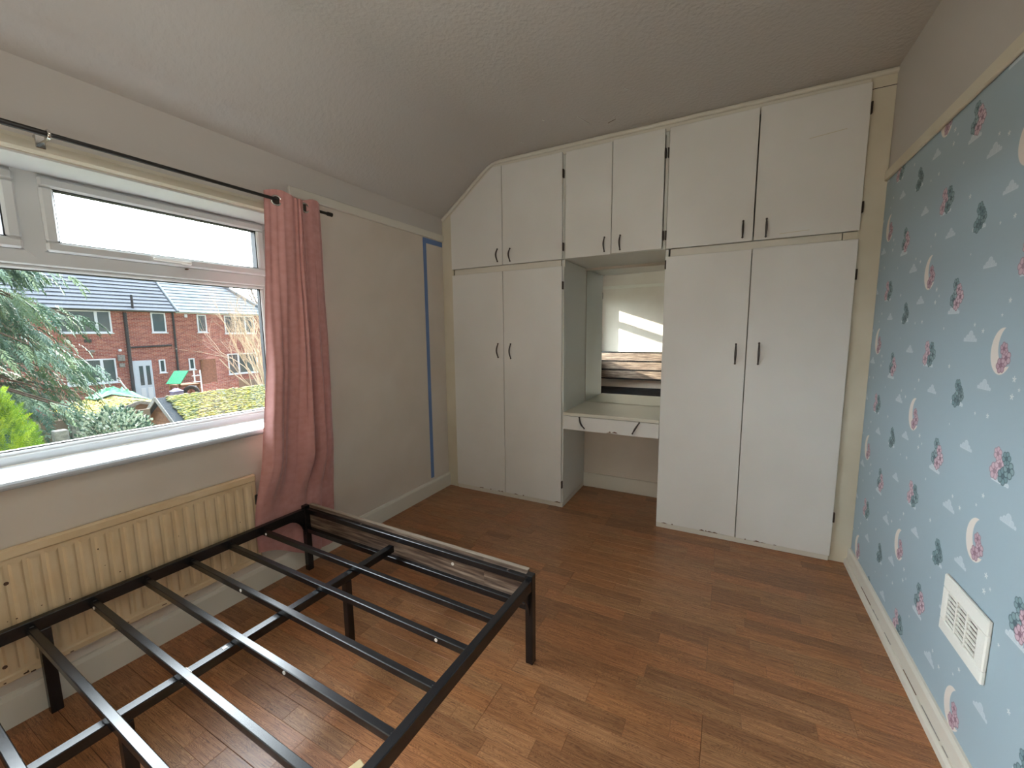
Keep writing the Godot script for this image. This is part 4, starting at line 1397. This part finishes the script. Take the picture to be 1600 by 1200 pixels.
func garden_things() -> void:
	var st := mb()
	crumple(st, Vector3(-17.1, -0.68, -2.75), Vector3(0.9, 0.0, 0), Vector3(0, 0.0, -1.45), 0.2, 3, 18, -3.15, 0.31)
	tag(obj("tarpaulin", st, M.green_tarp), "crumpled pale green tarpaulin lying over the far shed roof", "tarpaulin")
	# play tower
	var t := thing("play_tower", "wooden play tower with a bright green sloping canopy", "play tower", Vector3(-21, GY, -7.2))
	st = mb()
	bar(st, Vector3(-21.0, -0.42, -7.28), Vector3(-20.9, -1.0, -6.85), 0.95, 0.03, 0.005, Vector3(0, 1, 0.2))
	obj("canopy", st, M.green_cloth, t, true, "bright green canopy")
	for p in [[-20.6, -6.95], [-21.4, -6.95], [-20.6, -7.75], [-21.4, -7.75]]:
		obj("post", bx(Vector3(p[0] - 0.05, GY, p[1] - 0.05), Vector3(p[0] + 0.05, -1.0 if p[1] > -7.2 else -1.08, p[1] + 0.05), 0.006), M.shed_wood, t)
	obj("beam", bx(Vector3(-21.45, -1.14, -7.8), Vector3(-20.55, -1.05, -6.9), 0.01), M.shed_wood, t)
	obj("deck", bx(Vector3(-21.45, -1.75, -7.8), Vector3(-20.55, -1.66, -6.9), 0.01), M.shed_wood, t)
	st = mb()
	torus(st, Vector3(-20.40, -1.42, -7.32), Vector3(0.8, 0.1, 0.5).normalized(), 0.24, 0.09)
	tag(obj("tyre", st, M.gap), "dark rubber tyre hung at the front of the play tower", "tyre")
	st = mb()
	crumple(st, Vector3(-20.2, -1.25, -6.36), Vector3(0.4, 0, 0), Vector3(0, 0, -0.42), 0.12, 9, 8)
	box(st, Vector3(-20.2, GY, -6.76), Vector3(-19.8, -1.26, -6.38), 0.03)
	tag(obj("toy_crate", st, M.purple), "grey lilac crate heaped with cloth beside the play tower", "crate")
	t = thing("step_ladder", "white folded step ladder leaning near the house wall", "ladder", Vector3(-21.4, GY, -8.0))
	for z in [-7.95, -8.22]:
		st = mb(); bar(st, Vector3(-21.1, GY, z + 0.1), Vector3(-21.5, -0.5, z - 0.06), 0.06, 0.08, 0.01); obj("rail", st, M.frame_out, t)
	for k in 6:
		var y := GY + 0.35 + k * 0.3
		st = mb(); bar(st, Vector3(-21.1 - 0.19 * (y - GY), y, -7.9), Vector3(-21.1 - 0.19 * (y - GY), y, -8.2), 0.08, 0.04, 0.005); obj("tread", st, M.frame_out, t)
	t = thing("garden_table", "small wooden garden table in front of the step ladder", "table", Vector3(-20.0, GY, -7.2))
	obj("table_top", bx(Vector3(-20.1, -1.62, -7.6), Vector3(-19.5, -1.55, -6.85), 0.01), M.pine, t)
	for p in [[-20.04, -7.52], [-19.58, -7.52], [-20.04, -6.93], [-19.58, -6.93]]:
		obj("leg", bx(Vector3(p[0] - 0.03, GY, p[1] - 0.03), Vector3(p[0] + 0.03, -1.62, p[1] + 0.03), 0.004), M.shed_wood, t)
	t = thing("clothes_pole", "thin white pole leaning near the far door", "pole", Vector3(-21, GY, -5.1))
	st = mb(); tube(st, [Vector3(-21, GY, -5.9), Vector3(-21, -0.58, -4.98)], [0.03], 6); obj("pole", st, M.frame_out, t)
	st = mb(); tube(st, [Vector3(-21, -0.6, -5.02), Vector3(-21, -0.5, -4.93)], [0.04], 6); obj("pole_tip", st, M.concrete, t)
	# fence of two concrete posts and rails
	tag(obj("fence_post", bx(Vector3(-11.08, GY, -0.92), Vector3(-10.92, -0.50, -0.72), 0.012), M.concrete), "tall grey concrete fence post beside the variegated bush", "fence post")
	tag(obj("fence_post", bx(Vector3(-9.6, GY, -0.29), Vector3(-9.42, -0.56, -0.09), 0.012), M.concrete), "short pale concrete fence post between the lime shrub and the conifer", "fence post")
	t = thing("garden_fence", "weathered timber fence panel behind the concrete posts", "fence", Vector3(-11.0, GY, 0.0))
	for k in 8:
		obj("slat", bx(Vector3(-11.05, GY + 0.1 + k * 0.24, -0.72), Vector3(-11.02, GY + 0.33 + k * 0.24, -0.3), 0.006), M.fence, t)
	t = thing("garden_fence", "low timber fence panel half hidden by the variegated bush", "fence", Vector3(-11.0, GY, -1.6))
	for k in 8:
		obj("slat", bx(Vector3(-11.05, GY + 0.1 + k * 0.24, -2.2), Vector3(-11.02, GY + 0.33 + k * 0.24, -0.92), 0.006), M.fence, t)
	# boundary wall in front of the right house
	t = thing("garden_wall", "low dull garden fence in front of the right house behind bare branches", "fence", Vector3(-22, GY, -11))
	for k in 20:
		obj("board", bx(Vector3(-22.05, GY, -14.0 + k * 0.28), Vector3(-22.02, -1.25 + 0.04 * sin(k * 2.3), -13.73 + k * 0.28), 0.006), M.brick if k > 12 else M.fence, t)

func leaf_blade(st: SurfaceTool, base: Vector3, tip: Vector3, width: float, up: Vector3, fold := 0.25) -> void:
	var d := tip - base
	var side := d.cross(up).normalized() * width
	var mid := base + d * 0.45
	var n := side.cross(d).normalized()
	if n.dot(up) < 0: n = -n
	var lift := up * width * fold
	tri(st, base, mid + side + lift, tip, (n + side.normalized() * -0.3).normalized())
	tri(st, base, mid - side + lift, tip, (n + side.normalized() * 0.3).normalized())

func frond_mesh(seed: int, length: float, droop: float, leaflets: int, ll: float, lw: float) -> ArrayMesh:
	var r := RandomNumberGenerator.new()
	r.seed = seed
	var st := mb()
	for i in leaflets:
		var k := (i + 0.5) / leaflets
		var p := Vector3(length * k, -droop * k * k, 0)
		for s in [-1.0, 1.0]:
			var taper := 1.0 - 0.55 * k
			var dir := Vector3(0.75 + r.randf() * 0.3, -0.35 - droop * k * 1.2 + r.randf_range(-0.25, 0.25), s * (0.75 + r.randf() * 0.35)).normalized()
			leaf_blade(st, p, p + dir * ll * taper * (0.7 + r.randf() * 0.6), lw, Vector3.UP)
	leaf_blade(st, Vector3(length * 0.7, -droop * 0.5, 0), Vector3(length * 1.15, -droop * 1.4, 0), lw * 1.2, Vector3.UP)
	return st.commit()

func foliage(t: Node3D, called: String, mesh: Mesh, xforms: Array, cols: Array, seed: int) -> void:
	var r := RandomNumberGenerator.new()
	r.seed = seed
	var mm := MultiMesh.new()
	mm.transform_format = MultiMesh.TRANSFORM_3D
	mm.use_colors = true
	mm.mesh = mesh
	mm.instance_count = xforms.size()
	for i in xforms.size():
		mm.set_instance_transform(i, xforms[i])
		var a: Color = cols[r.randi() % cols.size()]
		mm.set_instance_color(i, a.srgb_to_linear())
	var o := MultiMeshInstance3D.new()
	o.multimesh = mm
	o.material_override = M.leaf
	o.name = called
	o.set_meta("kind", "stuff")
	t.add_child(o, true)
	o.position = -t.position

func aim(p: Vector3, dir: Vector3, roll: float, s: float) -> Transform3D:
	var x := dir.normalized()
	var z := x.cross(Vector3.UP).normalized()
	var y := z.cross(x).normalized()
	var b := Basis(x, y, z).rotated(x, roll).scaled_local(Vector3.ONE * s)
	return Transform3D(b, p)

func twigs(st: SurfaceTool, p: Vector3, d: Vector3, l: float, r0: float, depth: int, r: RandomNumberGenerator, spread := 0.55) -> void:
	var pts := [p]
	var q := p
	var dd := d
	for i in 3:
		dd = (dd + Vector3(r.randf_range(-0.16, 0.16), r.randf_range(-0.1, 0.14), r.randf_range(-0.16, 0.16))).normalized()
		q = q + dd * l / 3.0
		pts.append(q)
	tube(st, pts, [r0, r0 * 0.85, r0 * 0.7, r0 * 0.5], 5, false)
	if depth <= 0: return
	var n := 2 + (r.randi() % 2)
	for i in n:
		var at: Vector3 = pts[1 + (r.randi() % 3)]
		var nd := (dd + Vector3(r.randf_range(-1, 1), r.randf_range(-0.5, 0.8), r.randf_range(-1, 1)) * spread).normalized()
		twigs(st, at, nd, l * (0.55 + r.randf() * 0.25), r0 * 0.55, depth - 1, r, spread)

func plants() -> void:
	var r := RandomNumberGenerator.new()
	r.seed = 7
	# big drooping conifer
	var base := Vector3(-12.0, GY, 1.35)
	var t := thing("conifer", "large sage green conifer with drooping layered branches left of the houses", "tree", base)
	var st := mb()
	tube(st, [base, base + Vector3(0, 2.5, 0), base + Vector3(0.05, 5.6, 0)], [0.22, 0.16, 0.04], 10)
	obj("trunk", st, M.bark, t)
	var sets := [[], [], []]
	var limbs := mb()
	var nb := 130
	for b in nb:
		var h := pow(r.randf(), 0.9)
		var y := lerpf(-2.0, 3.1, h)
		var ang := r.randf() * TAU
		var reach := lerpf(3.1, 2.3, clampf((y + 1.0) / 4.0, 0, 1)) * (0.75 + r.randf() * 0.3)
		if y < -0.1: reach *= lerpf(1.0, 0.55, clampf((-0.1 - y) / 0.8, 0, 1))
		var dir := Vector3(cos(ang), 0, sin(ang))
		var p0 := base + Vector3(0, y - GY + 0.5, 0)
		var tip := base + dir * reach + Vector3(0, y - GY, 0)
		tip.y = y - 0.35
		var midp := (p0 + tip) * 0.5 + Vector3(0, 0.22, 0)
		tube(limbs, [p0, midp, tip], [0.045, 0.03, 0.01], 5, false)
		var nf := 34
		for f in nf:
			var k := 0.25 + 0.75 * sqrt(r.randf())
			var c := p0.lerp(midp, k).lerp(midp.lerp(tip, k), k)
			c += Vector3(r.randf_range(-0.2, 0.2), r.randf_range(-0.12, 0.06), r.randf_range(-0.2, 0.2)) * (0.5 + k)
			var side := dir.cross(Vector3.UP) * r.randf_range(-0.9, 0.9)
			var fd := (dir * (0.6 + k * 0.5) + side + Vector3(0, -0.55 - r.randf() * 0.6, 0)).normalized()
			sets[r.randi() % 3].append(aim(c, fd, r.randf_range(-0.5, 0.5), 0.75 + r.randf() * 0.5))
	obj("branches", limbs, M.bark, t)
	var greens := [rgb(104, 128, 96), rgb(84, 112, 84), rgb(68, 98, 76), rgb(124, 144, 100), rgb(78, 106, 90)]
	for k in 3:
		foliage(t, "foliage", frond_mesh(31 + k, 0.42, 0.16, 9, 0.15, 0.017), sets[k], greens, 50 + k)
	# lime shrub
	base = Vector3(-7.0, GY, 1.15)
	t = thing("lime_shrub", "bright lime green conifer shrub at the lower left of the window", "shrub", base)
	st = mb(); tube(st, [base, base + Vector3(0, 2.4, 0)], [0.08, 0.02], 8); obj("stem", st, M.bark, t)
	var sh := [[], []]
	for i in 3000:
		var h := pow(r.randf(), 0.8)
		var y := lerpf(-2.4, 0.5, h)
		var rad := 1.05 * pow(clampf((0.75 - y) / 3.1, 0, 1), 0.75) * (0.55 + 0.45 * sqrt(r.randf()))
		var a := r.randf() * TAU
		var lump := 1.0 + 0.22 * sin(a * 5.0 + y * 2.0)
		var d := Vector3(cos(a), 0, sin(a))
		var p := base + d * rad * lump + Vector3(0, y - GY - 0.1, 0)
		sh[r.randi() % 2].append(aim(p, (d * 0.55 + Vector3(0, 0.8 + r.randf() * 0.4, 0) + Vector3(r.randf_range(-0.4, 0.4), 0, r.randf_range(-0.4, 0.4))), r.randf() * TAU, 0.6 + r.randf() * 0.5))
	for k in 2:
		foliage(t, "foliage", frond_mesh(61 + k, 0.2, -0.02, 7, 0.07, 0.009), sh[k], [rgb(140, 166, 24), rgb(120, 150, 28), rgb(158, 178, 40), rgb(96, 126, 30)], 80 + k)
	# variegated bush
	base = Vector3(-9.5, GY, -1.03)
	t = thing("variegated_bush", "rounded bush with cream edged green leaves in front of the sheds", "bush", base)
	st = mb()
	for k in 9:
		tube(st, [base, base + Vector3(r.randf_range(-0.5, 0.5), 1.6, r.randf_range(-0.5, 0.5))], [0.03, 0.01], 5, false)
	obj("stem", st, M.bark, t)
	var bs := [[], []]
	for i in 9000:
		var v := Vector3(r.randf_range(-1, 1), r.randf_range(-1, 1), r.randf_range(-1, 1))
		if v.length() > 1.0: continue
		v = v.normalized() * pow(v.length(), 0.35)
		var p := base + Vector3(v.x * 0.7, 1.42 + v.y * 0.92, v.z * 0.62)
		p += v * 0.07 * sin(v.x * 9.0 + v.z * 7.0)
		bs[0 if r.randf() < 0.55 else 1].append(aim(p, v + Vector3(r.randf_range(-0.8, 0.8), r.randf_range(-0.2, 0.9), r.randf_range(-0.8, 0.8)), r.randf() * TAU, 0.7 + r.randf() * 0.6))
	var leaf := mb()
	leaf_blade(leaf, Vector3.ZERO, Vector3(0.075, 0, 0), 0.024, Vector3.UP)
	var lm := leaf.commit()
	foliage(t, "cream_leaves", lm, bs[0], [rgb(196, 202, 184), rgb(178, 188, 168), rgb(150, 166, 146)], 90)
	foliage(t, "green_leaves", lm, bs[1], [rgb(58, 86, 70), rgb(76, 104, 86), rgb(46, 70, 58)], 91)
	# hedge closing the gardens beyond the conifer
	base = Vector3(-21.0, GY, 11.0)
	t = thing("garden_hedge", "long clipped dark green hedge across the garden left of the conifer", "hedge", base)
	obj("hedge_core", bx(Vector3(-21.4, GY, 3.2), Vector3(-20.6, GY + 2.1, 24.0), 0.2), M.bark, t)
	var hs := []
	for i in 5000:
		var p := Vector3(-20.55, GY + 0.1 + r.randf() * 2.1, 3.2 + r.randf() * 20.8)
		if r.randf() < 0.35: p = Vector3(-20.6 - r.randf() * 0.8, GY + 2.12, p.z)
		hs.append(aim(p, Vector3(0.8, r.randf_range(-0.2, 0.9), r.randf_range(-0.7, 0.7)), r.randf() * TAU, 0.9 + r.randf() * 0.6))
	foliage(t, "foliage", frond_mesh(71, 0.3, 0.05, 6, 0.14, 0.035), hs, [rgb(70, 96, 56), rgb(58, 84, 50), rgb(86, 110, 62)], 95)
	# bare shrub tree in front of the right house
	base = Vector3(-17.0, GY, -9.0)
	t = thing("bare_tree", "pale leafless tree spreading its branches across the right house", "tree", base)
	st = mb(); tube(st, [base, base + Vector3(0, 1.0, 0.1)], [0.14, 0.1], 8); obj("trunk", st, M.twig, t)
	st = mb()
	for k in 26:
		var d := Vector3(r.randf_range(-0.5, 0.5), 0.75 + r.randf() * 0.35, r.randf_range(-0.6, 0.62)).normalized()
		twigs(st, base + Vector3(0, 0.4 + r.randf() * 0.5, 0.05), d, 1.9 + r.randf() * 0.8, 0.035, 4, r)
	var tw := obj("branches", st, M.twig, t)
	tw.set_meta("kind", "stuff")
	# taller leafless tree beyond the hip roof
	base = Vector3(-36.0, GY, -20.5)
	t = thing("bare_tree", "tall grey leafless tree rising behind the hipped roof", "tree", base)
	st = mb(); tube(st, [base, base + Vector3(0, 5.0, 0)], [0.3, 0.18], 8); obj("trunk", st, M.twig_grey, t)
	st = mb()
	for k in 14:
		var d := Vector3(r.randf_range(-0.6, 0.6), 0.9, r.randf_range(-0.5, 0.75)).normalized()
		twigs(st, base + Vector3(0, 4.0 + r.randf() * 2.0, 0), d, 3.0 + r.randf() * 1.2, 0.07, 4, r)
	tw = obj("branches", st, M.twig_grey, t)
	tw.set_meta("kind", "stuff")
